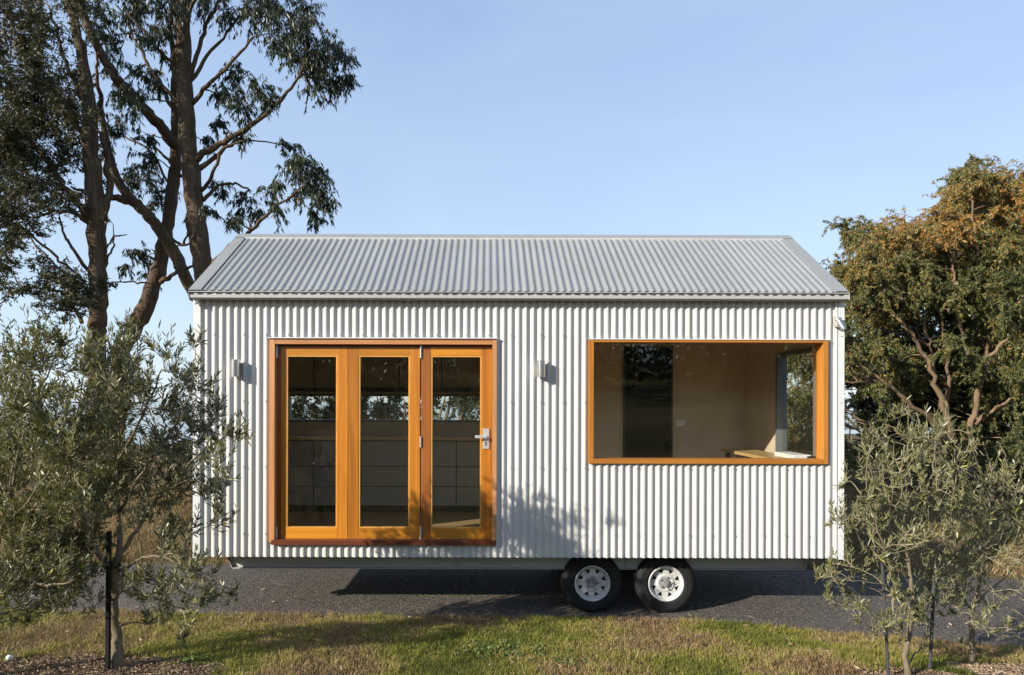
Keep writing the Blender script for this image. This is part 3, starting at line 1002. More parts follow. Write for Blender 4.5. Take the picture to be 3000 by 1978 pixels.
mb = MB(); mb.lathe([(0.001, 0), (0.021, 0), (0.0235, 0.004), (0.0235, Lh), (0.020, Lh), (0.020, Lh - 0.02)], 24, pl)
mb.build('body', MSTAINLESS, fl, smooth='auto')
mb = MB(); mb.lathe([(0.0005, Lh - 0.018), (0.0195, Lh - 0.018)], 24, pl); mb.build('lens', MBLACK, fl)

# ------------------------------------------------------------------ interior things seen through the glass
kb = empty('kitchen_bench', (-1.4, 2.0, FZ))
tag(kb, 'grey kitchen bench of drawers under the back window, seen through the glazed doors', 'kitchen bench')
bz = Z(1283, 1.72)
MB().box(IX0 + .01, 0.2, 1.70, IY1 - .003, bz - 0.035, bz).build('benchtop', MTABLE, kb, bevel=0.003)
MB().box(IX0 + .02, 0.18, 1.78, IY1 - .004, FZ + .1, bz - 0.036).build('carcass', MDARK, kb)
MB().box(IX0 + .02, 0.18, 1.83, IY1 - .004, FZ + .001, FZ + .099).build('kickboard', MDARK, kb)
xq = IX0 + .03
for wdt in (0.62, 0.62, 0.62, 0.62, 0.62):
    for (za, zb_) in ((0.10, 0.34), (0.35, 0.60), (0.61, bz - 0.05 - FZ)):
        if zb_ - za > .05 and xq + wdt < 0.3:
            MB().box(xq + .006, xq + wdt - .006, 1.755, 1.779, FZ + za, FZ + zb_).build('drawer_front', MCAB, kb, bevel=0.002)
    xq += wdt
oc = empty('overhead_cupboard', (-1.4, 2.1, BW[3] + .05))
tag(oc, 'dark overhead cupboards above the back window, seen through the glazed doors', 'cupboard')
MB().box(IX0 + .01, 0.1, 1.98, IY1 - .003, BW[3] + .03, BW[3] + .08).build('shelf', MDARK, oc)
xq = IX0 + .02
while xq < -0.1:
    MB().box(xq + .004, xq + .56, 2.0, IY1 - .004, BW[3] + .081, BW[3] + .55).build('cupboard_door', MCAB, oc, bevel=0.002)
    xq += .57
mb = MB(); mb.lathe([(0.022, 0), (0.022, .01), (0.012, .012), (0.012, 0.05)], 16, lambda a_, b_, h: (-1.15 + a_, 2.2 + b_, bz + h))
mb.tube([(-1.15, 2.2, bz + .05), (-1.15, 2.2, bz + .22), (-1.15, 2.16, bz + .27), (-1.15, 2.08, bz + .27), (-1.15, 2.05, bz + .22)], .01, 10)
tag(mb.build('kitchen_tap', MSTEEL, None, smooth='auto'), 'gooseneck kitchen tap on the bench behind the middle door leaf', 'tap')

tz = Z(1344, 0.2) + 0.005
tb = empty('bench_table', (3.1, 0.9, FZ))
tag(tb, 'timber table top against the end wall inside the big window', 'table')
MB().box(X(2160, 1.2), IX1 - .14, 0.14, 1.74, tz - 0.035, tz).build('tabletop', MTABLE, tb, bevel=0.003)
for (xx, yy) in ((X(2160, 1.2) + .06, 0.2), (X(2160, 1.2) + .06, 1.66), (IX1 - .2, 0.2), (IX1 - .2, 1.66)):
    MB().box(xx - .025, xx + .025, yy - .025, yy + .025, FZ + .001, tz - .036).build('leg', MDARK, tb)
ob = empty('power_box', (3.3, .5, tz))
tag(ob, 'low white box with a black socket on the table inside the big window', 'power box')
MB().box(3.22, IX1 - .15, 0.16, 0.62, tz + .001, tz + .045).build('casing', MWHITE, ob, bevel=0.004)
MB().box(3.36, 3.46, 0.157, 0.162, tz + .012, tz + .034).build('socket', MBLACK, ob)


# ------------------------------------------------------------------ vegetation helpers
def smooth_path(pts, n=5, wob=0.0, rng=RNG):
    """Catmull-Rom through the points (last column may be a radius)"""
    P = np.asarray(pts, float)
    Q = np.vstack([2 * P[0] - P[1], P, 2 * P[-1] - P[-2]])
    out = []
    for i in range(1, len(Q) - 2):
        for k in range(n):
            t = k / n
            out.append(0.5 * (2 * Q[i] + (Q[i + 1] - Q[i - 1]) * t + (2 * Q[i - 1] - 5 * Q[i] + 4 * Q[i + 1] - Q[i + 2]) * t * t + (3 * Q[i] - Q[i - 1] - 3 * Q[i + 1] + Q[i + 2]) * t ** 3))
    out.append(P[-1]); out = np.array(out)
    if wob:
        w = rng.normal(0, wob, (len(out), 3)); w[0] = 0; w[-1] = 0
        out[:, :3] += w
    return out


class Tree:
    def __init__(s):
        s.wood = MB(); s.twig = MB()
        s.nodes = []                    # (x, y, z, r) sampled along limbs
        s.B = []; s.D = []; s.L = []; s.W = []; s.T = []

    def limb(s, pts, d=None, sides=9, wob=0.0, n=5):
        """pts: (px, py, width_px) at distance d (scalar or per point) or world (x, y, z, r)"""
        if d is not None:
            ds = d if hasattr(d, '__len__') else [d] * len(pts)
            P = [np.append(at(p[0], p[1], q), p[2] * q / F / 2) for p, q in zip(pts, ds)]
        else: P = [np.array(p, float) for p in pts]
        S = smooth_path(P, n, wob)
        S[:, 3] = np.maximum(S[:, 3], 0.002)
        rr = S[:, 3] * (1 + RNG.normal(0, 0.05, len(S)))
        s.wood.tube([tuple(q) for q in S[:, :3]], list(rr), sides)
        s.nodes += [tuple(q) for q in S[1:]]
        return S

    def spray(s, c, rad, shoots, per, style, tip=0.55, lw=(0.1, 0.018), branch=True, tone=0.5, br=0.010, trad=0.003, up=0.0, spread=0.32):
        """a bough of foliage: a branch from the nearest limb, shoots from it, leaves along the shoots"""
        c = np.asarray(c, float); rad = np.asarray(rad, float) * np.ones(3)
        nodes = np.array(s.nodes)
        dist = np.linalg.norm(nodes[:, :3] - c, axis=1) + 0.6 * np.maximum(nodes[:, 2] - c[2], 0)
        i = int(np.argmin(dist)); p = nodes[i, :3]
        e = c + (c - p) / (np.linalg.norm(c - p) + 1e-6) * rad.mean() * 0.45
        mid = (p + c) / 2 + np.array([0, 0, 0.10 * np.linalg.norm(c - p)]) + RNG.normal(0, 0.05, 3) * np.linalg.norm(c - p)
        r0 = min(nodes[i, 3] * 0.7, br)
        path = smooth_path([np.append(p, r0), np.append(mid, r0 * 0.75), np.append(c, r0 * 0.5), np.append(e, r0 * 0.25)], 4, 0.01 * np.linalg.norm(c - p))
        if branch: s.wood.tube([tuple(q) for q in path[:, :3]], list(np.maximum(path[:, 3], 0.0018)), 5)
        k0 = int(len(path) * 0.4)
        rm = float(rad.mean())
        secs = []
        for _ in range(max(3, min(9, shoots // 6 + 2))):
            u = RNG.normal(0, 1, 3); u /= np.linalg.norm(u) + 1e-9
            q = c + u * rad * RNG.random() ** 0.36
            st = path[RNG.integers(k0, len(path)), :3]
            m_ = (st + q) / 2 + np.array([0, 0, 0.14 * np.linalg.norm(q - st)]) + RNG.normal(0, .08, 3) * rm
            sp = smooth_path([st, m_, q], 3)
            s.twig.tube([tuple(a) for a in sp], list(np.linspace(trad * 1.7, trad * 0.7, len(sp))), 3, cap=False)
            secs.append(sp)
        for _ in range(shoots):
            sc_ = secs[RNG.integers(0, len(secs))]
            k_ = RNG.integers(1, len(sc_))
            st = sc_[k_]; dr = unit(sc_[k_] - sc_[k_ - 1])
            d_ = unit(dr * 0.7 + RNG.normal(0, 0.62, 3) + np.array([0, 0, 0.35 if style != 'hang' else -0.1]))
            ln = rm * RNG.uniform(0.4, 0.85)
            q = st + d_ * ln
            if style == 'hang': q = q - np.array([0, 0, 0.25 * ln])
            elif up: q = q + np.array([0, 0, up * RNG.random()])
            m_ = st + d_ * ln * 0.5 + RNG.normal(0, .05, 3) * ln
            sp = smooth_path([st, m_, q], 2)
            s.twig.tube([tuple(a) for a in sp], list(np.linspace(trad, trad * 0.35, len(sp))), 3, cap=False)
            s.leaves(sp, per, style, tip, lw, tone, spread)

    def leaves(s, sp, per, style, tip, lw, tone, spread=0.32):
        n = max(2, int(per * RNG.uniform(0.7, 1.3)))
        t = np.sort(1 - tip * RNG.random(n)) * (len(sp) - 1)
        i = np.minimum(t.astype(int), len(sp) - 2); f = (t - i)[:, None]
        b = sp[i] * (1 - f) + sp[i + 1] * f
        dr = unit(sp[i + 1] - sp[i])
        rnd = RNG.normal(0, 1, (n, 3))
        if style == 'hang':
            d = unit(np.array([0.05, -0.05, -1.0]) + dr * 0.35 + rnd * spread)
        elif style == 'olive':
            side = unit(np.cross(dr, rnd))
            d = unit(dr * 0.80 + side * 0.62 + np.array([0, 0, 0.16]) + rnd * 0.10)
        else:
            d = unit(dr * 0.3 + rnd * 0.8 + np.array([0, 0, -0.35]))
        s.B.append(b); s.D.append(d)
        s.L.append(lw[0] * RNG.uniform(0.65, 1.25, n)); s.W.append(lw[1] * RNG.uniform(0.75, 1.2, n))
        s.T.append(np.clip(tone + RNG.normal(0, 0.20, n) + RNG.normal(0, .08), 0, 1))

    def leaf_mesh(s, name, mat, parent, six=False):
        B = np.concatenate(s.B); D = np.concatenate(s.D); L = np.concatenate(s.L)[:, None]; W = np.concatenate(s.W)[:, None] / 2
        T = np.concatenate(s.T)
        S = unit(np.cross(D, RNG.normal(0, 1, B.shape))); N = np.cross(D, S)
        cv = RNG.normal(0, 0.12, (len(B), 1)) * L
        if six:
            pts = [B, B + D * L * .32 + S * W * .85 + N * cv * .1, B + D * L * .7 + S * W * .8 + N * cv * .5, B + D * L + N * cv, B + D * L * .7 - S * W * .8 + N * cv * .5, B + D * L * .32 - S * W * .85 + N * cv * .1]
        else:
            pts = [B, B + D * L * .42 + S * W + N * cv * .3, B + D * L + N * cv, B + D * L * .42 - S * W + N * cv * .3]
        V = np.stack(pts, 1).reshape(-1, 3)
        k = len(pts)
        return mesh_np(name, V, k, mat, {'tone': np.repeat(T, k)}, parent)

    def finish(s, root, bark_m, twig_m, leaf_m, six=False):
        s.wood.build('trunk', bark_m, root, smooth=True, fix=False)
        cr = s.leaf_mesh('crown', leaf_m, root, six)
        if s.twig.v: tag(s.twig.build('twigs', twig_m, cr, loc=WL[root.name], fix=False), kind='stuff')
        return cr


def tree_root(name, label, cat, loc, group=None):
    return tag(empty(name, loc), label, cat, group)


BARK_EUC = bark('stringy_brown_bark', (0.026, 0.018, 0.011), (0.175, 0.118, 0.070))
BARK_OLIVE = bark('olive_bark', (0.10, 0.078, 0.05), (0.27, 0.215, 0.14), 4)
BARK_TAN = bark('tan_branch_bark', (0.10, 0.062, 0.036), (0.34, 0.235, 0.145), 2)
TWIG = plain('brown_twig', (0.10, 0.075, 0.05), 0.8)
TWIG_PALE = plain('pale_twig', (0.26, 0.22, 0.14), 0.8)
LEAF_EUC = leaf_mat('eucalypt_leaf', [(0.1, (0.018, 0.028, 0.013)), (0.5, (0.038, 0.053, 0.022)), (0.85, (0.085, 0.09, 0.037)), (1.0, (0.17, 0.135, 0.06))], None, 0.40, 0.06, (0.09, 0.12, 0.02))
LEAF_LEFT = leaf_mat('dense_gum_leaf', [(0.1, (0.034, 0.038, 0.018)), (0.5, (0.078, 0.078, 0.032)), (0.85, (0.135, 0.112, 0.052)), (1.0, (0.20, 0.135, 0.068))], None, 0.5, 0.10, (0.08, 0.09, 0.02))
LEAF_OLIVE = leaf_mat('olive_leaf', [(0.1, (0.042, 0.048, 0.015)), (0.5, (0.115, 0.113, 0.038)), (0.8, (0.24, 0.22, 0.085)), (1.0, (0.46, 0.41, 0.18))], (0.30, 0.285, 0.17), 0.34, 0.15, (0.12, 0.13, 0.03))  # palest tones put the glints of sunlit leaves into the colour
LEAF_OLIVE_LIGHT = leaf_mat('light_olive_leaf', [(0.1, (0.055, 0.060, 0.020)), (0.5, (0.125, 0.122, 0.046)), (0.8, (0.22, 0.20, 0.082)), (1.0, (0.38, 0.35, 0.07))], (0.22, 0.215, 0.115), 0.38, 0.2, (0.18, 0.18, 0.03))
LEAF_WATTLE = leaf_mat('wattle_leaf', [(0.0, (0.032, 0.046, 0.017)), (0.42, (0.145, 0.158, 0.052)), (0.60, (0.25, 0.215, 0.062)), (0.78, (0.33, 0.165, 0.042)), (1.0, (0.46, 0.205, 0.045))], None, 0.45, 0.24, (0.14, 0.11, 0.02))
LEAF_DARK = leaf_mat('dark_hedge_leaf', [(0.1, (0.014, 0.022, 0.010)), (0.6, (0.035, 0.048, 0.018)), (1.0, (0.08, 0.085, 0.03))], None, 0.5, 0.10, (0.06, 0.08, 0.02))

GB = lambda px, d: float(at(px, CY, d)[0])


def ground_at(px, d):
    x, y = GB(px, d), CAM_Y + d
    return np.array((x, y, float(H(x, y))))


# ---- tall eucalypt with the straight trunk passing behind the roof
t = Tree()
d0 = 11.0
g = ground_at(615, d0)
root = tree_root('eucalyptus_tree', 'tall straight eucalyptus rising behind the left end of the roof with hanging leaf clumps', 'tree', g)
q = at(606, 900, d0)
t.limb([(*g, .24), (*q, .185)] + [(*at(px_, py_, d0), w_ * d0 / F / 2) for px_, py_, w_ in ((596, 800, 56), (580, 690, 54), (566, 580, 53), (553, 450, 50), (543, 330, 48), (536, 200, 46), (530, 60, 44), (527, -80, 39), (520, -330, 28), (540, -560, 11))], sides=14, wob=0.008)
for pts, ds in (
    ([(572, 470, 22), (640, 425, 17), (720, 380, 14), (800, 315, 11), (860, 245, 8), (900, 170, 5)], [11, 10.9, 10.8, 10.7, 10.6, 10.5]),
    ([(578, 500, 16), (650, 445, 12), (710, 395, 9), (770, 330, 6)], [11, 11.1, 11.3, 11.4]),
    ([(560, 305, 15), (620, 240, 11), (680, 180, 9), (740, 110, 6)], [11, 10.8, 10.7, 10.6]),
    ([(548, 250, 16), (575, 170, 13), (600, 80, 11), (640, 0, 8), (680, -80, 5)], [11, 11.2, 11.3, 11.3, 11.4]),
    ([(556, 240, 12), (620, 150, 9), (690, 60, 7), (740, -10, 5)], [11, 11.3, 11.5, 11.6]),
    ([(588, 560, 13), (625, 510, 10), (650, 440, 8), (715, 415, 5)], [11, 10.7, 10.6, 10.5]),
    ([(530, 320, 14), (470, 250, 10), (430, 190, 8), (390, 110, 6), (340, 20, 5)], [11, 11.1, 11.2, 11.3, 11.3]),
    ([(525, 215, 12), (465, 150, 9), (420, 95, 7), (370, 40, 5)], [11, 10.8, 10.7, 10.6]),
    ([(534, 110, 14), (560, 20, 10), (590, -60, 7)], [11, 10.9, 10.8]),
    ([(602, 800, 22), (660, 735, 15), (720, 690, 12), (790, 625, 9), (850, 575, 6), (900, 540, 4)], [11, 10.9, 10.8, 10.7, 10.6, 10.5]),
    ([(594, 590, 12), (640, 545, 9), (690, 540, 7), (730, 560, 5)], [11, 11.2, 11.3, 11.4]),
    ([(590, 640, 9), (560, 700, 7), (540, 720, 6), (500, 725, 4)], [11, 10.8, 10.7, 10.6]),
):
    t.limb(pts, ds, 7, 0.012)
for px_, py_, r_, k_ in (
    (890, 190, 95, 1.2), (960, 165, 85, 1.2), (1005, 235, 60, 1.2), (930, 255, 60, 1.1), (830, 110, 95, .8), (745, 45, 90, .8), (870, 35, 85, .8), (660, 30, 70, .7), (780, -20, 90, 1), (900, 90, 70, 1), (580, -30, 80, .8), (985, 165, 50, 1),
    (690, 220, 55, .9), (755, 265, 62, .9), (640, 285, 52, .9), (715, 325, 65, 1), (795, 300, 45, .9), (640, 370, 42, .8), (610, 425, 34, .9), (700, 400, 40, .7),
    (860, 480, 66, 1.2), (915, 515, 72, 1.3), (955, 575, 62, 1.2), (880, 565, 58, .9), (790, 555, 52, .8), (710, 590, 55, .9), (645, 555, 46, .9), (815, 620, 46, .8), (925, 640, 44, 1), (690, 655, 42, .8), (625, 620, 40, .8), (745, 640, 40, .7), (850, 430, 40, .9),
    (430, 215, 62, .9), (400, 300, 66, .9), (450, 250, 40, .8), (350, 250, 55, .8), (480, 85, 80, .8), (400, 55, 85, .8), (320, 110, 60, .7), (445, 150, 55, .6), (470, -10, 80, .8), (360, -20, 90, .8),
):
    dd = d0 + RNG.uniform(-0.7, 0.7)
    r_m = r_ * dd / F * 0.74
    t.spray(at(px_, py_, dd), (r_m, r_m * 1.5, r_m), int(54 * k_ * (r_ / 70) ** 2) + 6, 14, 'hang', 0.95, (0.108, 0.0215), tone=RNG.uniform(0.25, 0.55), br=0.016, trad=0.004)
t.finish(root, BARK_EUC, TWIG, LEAF_EUC)

# ---- leaning eucalypt behind it, forking low
t = Tree()
d1 = 11.8
g = ground_at(330, d1)
root = tree_root('eucalyptus_tree', 'leaning dark eucalyptus whose trunk slants right and crosses behind the straight trunk', 'tree', g)
t.limb([(*g, .17), (*at(352, 1060, d1), .155)] + [(*at(px_, py_, d1), w_ * d1 / F / 2) for px_, py_, w_ in ((385, 980, 48), (425, 900, 46), (455, 820, 43), (478, 730, 39), (492, 640, 36), (503, 560, 34), (512, 470, 33), (514, 380, 30), (512, 280, 25), (506, 180, 18), (498, 60, 11), (490, -60, 5))], sides=12, wob=0.01)
# heavy limb crossing from low right up to the far left
t.limb([(590, 900, 30), (560, 850, 33), (520, 765, 35), (475, 690, 33), (430, 635, 32), (390, 592, 30), (350, 545, 26), (325, 480, 23), (308, 410, 19), (295, 330, 15), (285, 240, 10), (280, 150, 5)], [11.5, 11.5, 11.5, 11.5, 11.5, 11.5, 11.5, 11.5, 11.5, 11.5, 11.5, 11.5], 10, 0.012)
t.limb([(395, 598, 24), (345, 582, 20), (300, 578, 16), (250, 568, 11), (205, 550, 6)], [11.5, 11.4, 11.3, 11.2, 11.1], 8, 0.012)
t.limb([(508, 425, 32), (470, 375, 31), (425, 325, 30), (385, 285, 28), (345, 240, 27), (310, 190, 25), (275, 125, 23), (245, 60, 22), (225, -20, 18), (200, -140, 9)], [11.7, 11.5, 11.3, 11.2, 11.1, 11.1, 11.0, 11.0, 11, 11], 10, 0.012)
t.limb([(512, 330, 14), (470, 260, 10), (430, 190, 8), (405, 120, 6), (370, 50, 4)], [11.8, 12, 12.1, 12.2, 12.2], 6, 0.012)
t.limb([(530, 520, 10), (480, 460, 8), (430, 420, 6), (380, 405, 4)], [11.8, 11.9, 12, 12.1], 6, 0.012)
t.limb([(500, 560, 9), (440, 450, 7), (360, 400, 5)], [11.8, 12.2, 12.4], 6, 0.012)
t.limb([(470, 830, 16), (520, 800, 12), (560, 785, 8), (600, 775, 6)], [11.7, 11.6, 11.4, 11.3], 6, 0.012)
t.limb([(490, 690, 9), (530, 720, 8), (545, 700, 6), (560, 640, 4)], [11.7, 11.5, 11.4, 11.4], 6, 0.01)
t.limb([(448, 835, 7), (390, 828, 5), (330, 830, 4), (300, 838, 3)], [11.7, 11.6, 11.5, 11.4], 5, 0.012)
for px_, py_, r_, k_ in (
    (430, 465, 55, .9), (415, 525, 62, .9), (480, 560, 50, .7), (385, 540, 42, .7), (450, 600, 36, .7), (330, 400, 50, .7), (440, 400, 40, .8),
    (420, 760, 52, .7), (385, 740, 40, .7), (430, 815, 36, .6), (360, 790, 30, .7),
    (300, 60, 70, .8), (240, 20, 80, .9), (330, 180, 50, .7), (560, 640, 30, .8), (290, 330, 46, .7), (350, 330, 46, .7), (320, 460, 40, .5),
):
    dd = d1 + RNG.uniform(-0.7, 0.6)
    r_m = r_ * dd / F * 0.74
    t.spray(at(px_, py_, dd), (r_m, r_m * 1.5, r_m), int(54 * k_ * (r_ / 70) ** 2) + 6, 14, 'hang', 0.95, (0.108, 0.0215), tone=RNG.uniform(0.25, 0.55), br=0.014, trad=0.004)
t.finish(root, BARK_EUC, TWIG, LEAF_EUC)

# ---- far left stringybark with a dense crown
t = Tree()
d2 = 10.4
g = ground_at(285, d2)
root = tree_root('stringybark_tree', 'rough barked tree at the far left with a dense dark crown', 'tree', g)
t.limb([(*g, .17), (*at(284, 1050, d2), .14)] + [(*at(px_, py_, d2), w_ * d2 / F / 2) for px_, py_, w_ in ((285, 950, 48), (288, 850, 48), (284, 750, 49), (280, 650, 52), (272, 540, 48), (264, 430, 43), (256, 310, 38), (240, 180, 31), (215, 70, 25), (190, -40, 18), (160, -200, 8))], sides=13, wob=0.012)
for pts, ds in (
    ([(270, 665, 24), (225, 600, 20), (180, 535, 17), (130, 465, 14), (70, 400, 11), (0, 350, 8)], [10.4, 10.3, 10.2, 10.1, 10, 9.9]),
    ([(300, 640, 22), (318, 560, 20), (312, 480, 16), (296, 390, 12)], [10.4, 10.5, 10.6, 10.6]),
    ([(268, 670, 14), (220, 630, 11), (160, 622, 9), (100, 640, 6), (40, 620, 4)], [10.4, 10.2, 10.1, 10, 9.9]),
    ([(262, 800, 12), (215, 740, 9), (190, 690, 7), (170, 640, 5)], [10.4, 10.2, 10.2, 10.1]),
    ([(250, 830, 11), (190, 780, 8), (120, 720, 7), (50, 660, 5), (-30, 640, 4)], [10.3, 10.1, 10, 9.9, 9.8]),
    ([(255, 850, 9), (200, 810, 7), (140, 760, 6), (90, 700, 4)], [10.3, 10.0, 9.9, 9.9]),
    ([(252, 410, 20), (200, 340, 15), (150, 280, 12), (90, 210, 8), (30, 120, 5)], [10.4, 10.3, 10.2, 10.2, 10.1]),
    ([(262, 350, 16), (210, 230, 12), (170, 120, 9), (140, 20, 6)], [10.4, 10.6, 10.7, 10.8]),
    ([(240, 950, 12), (195, 870, 9), (150, 850, 7), (60, 850, 5), (-10, 900, 4)], [10.2, 9.9, 9.8, 9.7, 9.6]),
    ([(300, 780, 7), (325, 740, 6), (332, 690, 4)], [10.4, 10.3, 10.2]),
    ([(306, 740, 6), (330, 700, 5), (370, 690, 3)], [10.4, 10.3, 10.2]),
):
    t.limb(pts, ds, 7, 0.015)
for px_, py_, r_, k_ in (
    (60, 150, 110, 1.1), (150, 90, 95, .9), (30, 300, 120, 1.5), (140, 235, 100, 1.3), (205, 320, 80, 1.3), (90, 400, 110, 1.6), (215, 420, 75, 1.2), (10, 460, 110, 1.7), (150, 510, 85, 1.2), (60, 560, 100, 1.6), (200, 590, 55, .9), (140, 620, 60, .9), (20, 660, 80, 1.5), (100, 680, 50, .8),
    (150, 830, 70, 1.1), (215, 860, 65, 1.3), (100, 870, 50, .9), (35, 800, 45, .8), (180, 915, 55, 1.2), (250, 895, 50, 1.2), (310, 850, 30, .6), (10, 860, 50, .8), (120, 790, 40, .6),
    (20, 50, 90, .8), (200, 10, 80, .7), (100, 10, 80, .7), (-60, 200, 120, 1.3), (-60, 420, 120, 1.4), (-50, 600, 110, 1.4), (270, 520, 40, .7), (310, 640, 30, .5), (240, 250, 60, .9), (-60, 760, 90, 1.2), (40, 730, 50, 1),
):
    dd = d2 + RNG.uniform(-0.9, 0.7)
    r_m = r_ * dd / F * 0.82
    t.spray(at(px_, py_, dd), (r_m, r_m * 1.5, r_m), int(84 * k_ * (r_ / 80) ** 2) + 5, 20, 'mess', 0.9, (0.066, 0.021), tone=RNG.uniform(0.25, 0.62), br=0.016, trad=0.004)
t.finish(root, BARK_EUC, TWIG, LEAF_LEFT)

# ---- big bushy wattle on the right
t = Tree()
d3 = 11.6
g = ground_at(2790, d3)
root = tree_root('wattle_tree', 'big bushy wattle right of the house, rust tinged above bare tan limbs', 'tree', g)
DR = [11.6, 11.3, 11.1, 11.0, 10.9, 10.9, 10.9]
for pts in (
    [(2800, 1330, 29), (2775, 1230, 19), (2740, 1120, 14), (2700, 1020, 11), (2650, 950, 9), (2600, 900, 6)],
    [(2740, 1110, 10), (2725, 1010, 8), (2705, 940, 6), (2690, 900, 4)],
    [(2790, 1330, 22), (2730, 1230, 14), (2640, 1160, 12), (2560, 1090, 9), (2480, 1040, 6), (2430, 1010, 4)],
    [(2640, 1165, 12), (2600, 1120, 9), (2550, 1060, 6), (2520, 1010, 4)],
    [(2800, 1350, 22), (2850, 1230, 17), (2870, 1120, 14), (2900, 1040, 12), (2960, 980, 7)],
    [(2870, 1120, 13), (2830, 1020, 10), (2800, 900, 9), (2790, 780, 6), (2780, 690, 4)],
    [(2870, 1130, 13), (2900, 960, 10), (2880, 800, 8), (2850, 640, 6), (2850, 520, 3)],
    [(2700, 1330, 13), (2620, 1290, 10), (2540, 1240, 8), (2480, 1200, 6), (2420, 1160, 4)],
    [(2700, 1360, 10), (2600, 1330, 8), (2510, 1260, 6), (2430, 1230, 4)],
    [(2860, 1240, 10), (2930, 1180, 8), (2990, 1150, 6), (3040, 1140, 4)],
    [(2600, 1140, 9), (2540, 1120, 6), (2470, 1115, 5), (2410, 1070, 4)],
    [(2770, 1220, 12), (2780, 1080, 9), (2760, 960, 6), (2740, 860, 4)],
):
    t.limb(pts, DR[:len(pts)], 7, 0.02)
for px_, py_, r_, k_, tn in (
    (2500, 690, 52, 1, .45), (2555, 675, 55, 1, .5), (2615, 720, 75, 1.3, .62), (2690, 680, 72, 1.3, .7), (2770, 650, 80, 1.4, .75), (2815, 575, 70, 1.3, .62), (2850, 505, 55, 1, .5), (2835, 470, 30, .9, .45), (2895, 545, 70, 1.3, .62), (2950, 610, 90, 1.5, .72), (3010, 600, 80, 1.3, .6), (3020, 500, 40, .8, .45), (2790, 520, 28, .8, .45), (2930, 520, 40, .9, .5),
    (2470, 780, 50, 1, .45), (2530, 760, 80, 1.3, .55), (2560, 830, 85, 1.5, .42), (2650, 800, 95, 1.6, .48), (2740, 760, 95, 1.6, .5), (2850, 690, 100, 1.7, .58), (2950, 730, 105, 1.7, .52), (3030, 740, 90, 1.5, .6),
    (2500, 900, 70, 1.4, .38), (2580, 920, 80, 1.5, .38), (2660, 890, 70, 1.2, .38), (2830, 820, 100, 1.7, .30), (2920, 850, 105, 1.7, .30), (3010, 870, 90, 1.5, .50), (2760, 860, 70, 1.2, .35),
    (2490, 1000, 65, 1.1, .36), (2570, 1010, 70, 1.1, .36), (2640, 1050, 65, 1, .34), (2860, 930, 90, 1.5, .28), (2950, 980, 90, 1.4, .34), (3020, 1010, 80, 1.4, .4), (2800, 1000, 60, .9, .32), (2690, 1120, 60, 1, .32),
    (2560, 1110, 60, .9, .34), (2620, 1190, 50, .8, .32), (2870, 1060, 70, 1, .3), (2960, 1100, 80, 1.2, .3), (2920, 1190, 75, 1.1, .3), (3010, 1200, 80, 1.3, .32), (2790, 1120, 50, .8, .3), (2470, 1090, 45, .7, .34), (2980, 1290, 75, 1.2, .28), (2740, 1200, 45, .6, .3),
    (2430, 960, 60, 1.2, .40), (2350, 1050, 75, 1.3, .42), (2420, 1090, 60, 1, .38), (2330, 1170, 80, 1.3, .40), (2400, 1230, 75, 1.2, .38), (2320, 1290, 75, 1.2, .38), (2420, 1330, 60, 1, .34), (2500, 1330, 55, .8, .32), (2600, 1310, 60, .8, .30), (2700, 1340, 60, .7, .30), (2880, 1320, 75, 1, .28), (2800, 1260, 60, .8, .3), (3030, 1370, 80, 1, .3), (2560, 1230, 45, .6, .32),
):
    for rep in range(3):
        dd = d3 + (RNG.uniform(-1.0, 0.3), RNG.uniform(0.2, 1.0), RNG.uniform(.8, 1.8))[rep]
        r_m = r_ * dd / F * (0.78, 0.95, 1.1)[rep]
        px_, py_ = px_ + RNG.uniform(-12, 12), py_ + RNG.uniform(-10, 14)
        t.spray(at(px_, py_, dd), (r_m, r_m * 1.4, r_m), int(62 * k_ * (r_ / 80) ** 2) + 5, 44, 'hang', 0.95, (0.066, 0.0165), tone=tn + RNG.uniform(-.07, .07), br=0.012, trad=0.0026, spread=0.75)
t.finish(root, BARK_TAN, TWIG, LEAF_WATTLE)

# ---- dense dark bushes behind the wattle and the house
def bush(name, label, cat, group, base, size, n, mat, tone, leafl=(0.08, 0.03), seed_limbs=6):
    t = Tree()
    root = tree_root(name, label, cat, base, group)
    base = np.array(base); sx, sy, sz = size
    for k in range(seed_limbs):
        a = 2 * PI * k / seed_limbs + RNG.uniform(-.3, .3)
        tip_ = base + np.array([math.cos(a) * sx * .6, math.sin(a) * sy * .6, sz * RNG.uniform(.6, .95)])
        t.limb([(*(base + RNG.normal(0, .05, 3) * (1, 1, 0) - (0, 0, .05)), .05), (*((base + tip_) / 2 + RNG.normal(0, .1, 3)), .035), (*tip_, .01)], None, 6, 0.02)
    k = max(4, int(n / 26 / 20))
    for _ in range(k):
        u = RNG.normal(0, 1, 3); u /= np.linalg.norm(u)
        rr = RNG.random() ** 0.4
        c = base + np.array([u[0] * sx * rr, u[1] * sy * rr, sz * (0.55 + 0.45 * u[2] * rr)])
        r_m = min(size) * 0.35
        t.spray(c, r_m, 26, 20, 'mess', 0.85, leafl, branch=RNG.random() < .4, tone=tone + RNG.uniform(-.1, .1), br=0.012, trad=0.004)
    t.finish(root, BARK_TAN, TWIG, mat)
    return root


